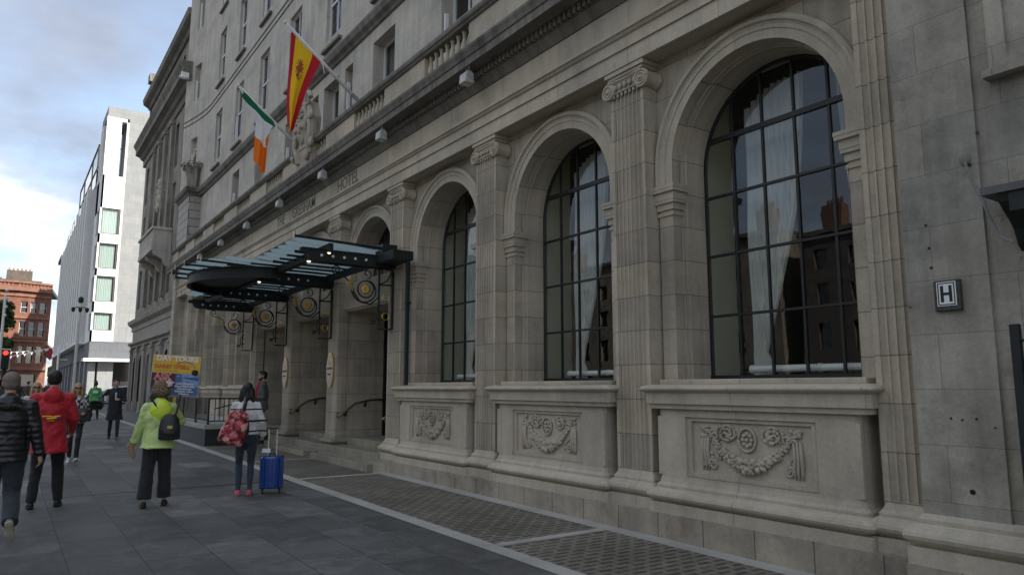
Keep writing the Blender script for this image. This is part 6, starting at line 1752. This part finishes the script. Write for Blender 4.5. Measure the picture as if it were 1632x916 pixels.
b = MB(); b.tube([(-.07,.03,.955),(.07,.03,.955)], .014, 8); b.tube([(-.05,-.02,.555),(-.03,-.02,.58),(.03,-.02,.58),(.05,-.02,.555)], .010, 8); b.build('grip', M['black'], e)
b = MB(); b.box(-.15,-.03,-.03,-.02,.60,.66); b.build('luggage_tag', M['white_paint'], e)
# 9 man in the grey jacket on the steps
p, J = person((5.42, 18.75, gz(18.8)), 78, 1.80, 'bearded man in a grey jacket and red jumper standing by the steps', dict(
    feet={-1: V(-.12,.03,.085), 1: V(.10,-.02,.085)}, hands={-1: V(-.13,.24,1.12), 1: V(.20,.24,1.10)}, hipz=.94, curl={1:1.0,-1:1.0}),
    dict(top=dict(mat=grey, hem=.84, thick=.028, sr=(.068,.060,.048), collar=True, name='jacket'), trousers=blk, leg=(.095,.068,.055), shoe=shoe_b, hair='hair_black', hairstyle='quiff', beard=True))
p.location.z += .10
b = MB(); b.tube([(0,.06,1.50),(0,.128,1.36),(0,.148,1.15),(0,.142,.98)], [.05,.06,.06,.04], 10); b.build('jumper', plain('red_jumper', (.42,.03,.04), .85), p)
# distant walkers
far = ((1.9,44,'walker in dark clothes',175),(1.1,47,'walker in a brown coat',0),(.2,40,'walker in a grey top',178),(-.35,33,'walker in a dark blue coat',3),(.75,52,'walker in a black jacket',180),(2.45,57,'walker in a pale coat',2),(-.1,24,'bald walker in a dark coat',0))
cols = ((.03,.03,.035),(.10,.06,.04),(.14,.14,.14),(.03,.04,.08),(.02,.02,.02),(.3,.28,.25),(.05,.05,.05))
texts = ['distant walker in dark clothes between the two blond women','distant walker in a brown coat left of the checked shirt','distant walker in a grey top at the left, behind the red jacket','dark blue coat of a walker at the left edge beyond the black jacket','distant walker in a black jacket by the far kerb','distant walker in a pale coat beyond the side street','walker in a dark coat just beyond the man in the black padded jacket']
for i, (x, y, lb, rz) in enumerate(far):
    person((x, y, gz(y)), rz, 1.62+.03*(i % 4), texts[i], dict(feet={-1: V(-.09,.18,.09), 1: V(.09,-.15,.11)}, hands={-1: V(-.27,.12,.84), 1: V(.27,-.06,.82)}, fpitch={-1:0,1:.4}),
        dict(top=dict(mat=cloth('far_coat', cols[i]), hem=.75, thick=.03, flare=.02), trousers=blk, shoe=shoe_b, hair=('hair_black','hair_brown','hair_blond')[i % 3], fem=bool(i % 2)))
# ------------------------------------------------------------------ buildings that are only seen reflected, and that shade the street
def terrace(name, label, x, y0, y1, h, mat, face):
    e = empty(name, (x, (y0+y1)/2, 0)); tag(e, label, 'building'); P = []
    s = 1 if face > 0 else -1; hs = []; y = y0+1.5
    while y < y1-1.5:
        for (z0,z1) in ((4.8,7.0),(8.4,10.4),(11.6,13.2)): hs.append((y-.6,y+.6,z0,z1))
        hs.append((y-1.2,y+1.2,.3,3.4)); y += 3.1
    fn = lambda u, d: (x-s*d, u); b = MB(); holes_wall(b, x, y0, y1, -.3, h, hs, .3, fn); P.append(b.build('wall', mat))
    b = MB()
    for q in hs: b.box(x-s*.32, x-s*.3, q[0], q[1], q[2], q[3])
    P += b.each('window', M['glass_dark'])
    b = MB(); b.box(min(x+s*.35,x-s*10), max(x+s*.35,x-s*10), y0, y1, h, h+.4); P.append(b.build('parapet', M['dark_mould']))
    b = MB(); y = y0+3
    while y < y1: b.box(x-s*5, x-s*3.6, y, y+1.8, h+.4, h+3.4); [b.lathe([(.16,0),(.13,.7)], (x-s*4.3, y+.3+.4*i, h+3.4), 7) for i in range(4)]; y += 9.5
    P += b.each('chimney', plain('dull_chimney', (.16,.09,.065), .9))
    b = MB(); b.quad((x-s*10,y0,-.3),(x-s*10,y1,-.3),(x-s*10,y1,h),(x-s*10,y0,h)); b.quad((x,y0,-.3),(x-s*10,y0,-.3),(x-s*10,y0,h),(x,y0,h)); b.quad((x,y1,-.3),(x-s*10,y1,-.3),(x-s*10,y1,h),(x,y1,h)); P.append(b.build('side_wall', mat))
    for o in P: o.parent = e
    bpy.context.view_layer.update(); inv = e.matrix_world.inverted()
    for o in P: o.matrix_parent_inverse = inv
terrace('brick_terrace', 'dull brick terrace with chimneys reflected in the hotel windows', -42, -45, 36, 14.5, stone('dimmed_brick', (.15,.135,.12), (.45,.15), jw=.012, jdark=1.1, var=.2, stain=.4), 1)  # brick colour darkened so its reflection in the windows stays dim
terrace('stone_terrace', 'pale stone terrace across the wide street, further along', -42, 38, 95, 15.5, M['dark_wall'], 1)
terrace('stone_terrace', 'unseen dark stone building added behind the viewer to shade the street', 6.0, -48, -6.2, 23, M['dark_wall'], -1)  # added out of view to keep the sun off the street
# ------------------------------------------------------------------ camera, light, sky
cam = bpy.data.cameras.new('camera'); co = bpy.data.objects.new('camera', cam); COL.objects.link(co); scene.camera = co
cam.sensor_width = 36; cam.lens = 1145/1632*36; cam.clip_end = 3000; cam.clip_start = .05
co.location = (0,0,1.65)
PITCH, YAW = math.radians(7.955), math.radians(35.05)
co.rotation_euler = (PI/2+PITCH, 0, -YAW)
EL = math.radians(37); SD = Vector((.30, -1, 0)).normalized()*math.cos(EL)+Vector((0,0,math.sin(EL)))
sun = bpy.data.lights.new('sun', 'SUN'); sun.energy = 4.6; sun.angle = math.radians(.6); sun.color = (1,.95,.86)
so = bpy.data.objects.new('sun', sun); COL.objects.link(so); so.rotation_euler = SD.to_track_quat('Z','Y').to_euler()
w = bpy.data.worlds.new('World'); scene.world = w; w.use_nodes = True; nt = w.node_tree
bg = nt.nodes['Background']; sky = nt.nodes.new('ShaderNodeTexSky'); sky.sky_type = 'NISHITA'; sky.sun_disc = False
sky.sun_elevation = EL; sky.sun_rotation = math.atan2(SD.x, SD.y); sky.air_density = 1.2; sky.dust_density = 1.0; sky.ozone_density = 1.2
tc = nt.nodes.new('ShaderNodeTexCoord'); sp = nt.nodes.new('ShaderNodeSeparateXYZ'); nt.links.new(tc.outputs['Generated'], sp.inputs[0])
# project the view direction on a cloud deck so the clouds flatten towards the horizon
mz = nt.nodes.new('ShaderNodeMath'); mz.operation = 'ADD'; mz.inputs[1].default_value = .22; nt.links.new(sp.outputs[2], mz.inputs[0])
dx = nt.nodes.new('ShaderNodeMath'); dx.operation = 'DIVIDE'; nt.links.new(sp.outputs[0], dx.inputs[0]); nt.links.new(mz.outputs[0], dx.inputs[1])
dy = nt.nodes.new('ShaderNodeMath'); dy.operation = 'DIVIDE'; nt.links.new(sp.outputs[1], dy.inputs[0]); nt.links.new(mz.outputs[0], dy.inputs[1])
cb = nt.nodes.new('ShaderNodeCombineXYZ'); nt.links.new(dx.outputs[0], cb.inputs[0]); nt.links.new(dy.outputs[0], cb.inputs[1])
mp = nt.nodes.new('ShaderNodeMapping'); mp.inputs['Location'].default_value = (12.7,4.4,0); nt.links.new(cb.outputs[0], mp.inputs['Vector'])
n1 = noise(nt, mp.outputs[0], 1.5, 8, .58); n2 = noise(nt, mp.outputs[0], .8, 6, .55)
cover = ramp(nt, n1, [(.36, .42), (.56, 1.0)])
tone = ramp(nt, n2, [(.38, (1.55,1.75,2.2)), (.46, (1.95,2.25,2.85)), (.54, (2.5,2.75,3.3)), (.60, (4.4,4.45,4.6))])
blue = mult(nt, sky.outputs[0], (1.25,1.1,1.0), .6)
mx = nt.nodes.new('ShaderNodeMix'); mx.data_type = 'RGBA'; nt.links.new(cover, mx.inputs[0]); nt.links.new(sky.outputs[0], mx.inputs[6]); nt.links.new(tone, mx.inputs[7])
nt.links.new(mx.outputs[2], bg.inputs[0]); bg.inputs[1].default_value = .15
scene.view_settings.view_transform = 'Standard'; scene.view_settings.look = 'None'; scene.view_settings.exposure = .9; scene.view_settings.gamma = 1
scene.render.engine = 'CYCLES'
scene.cycles.max_bounces = 8; scene.cycles.transparent_max_bounces = 12; scene.cycles.sample_clamp_indirect = 8
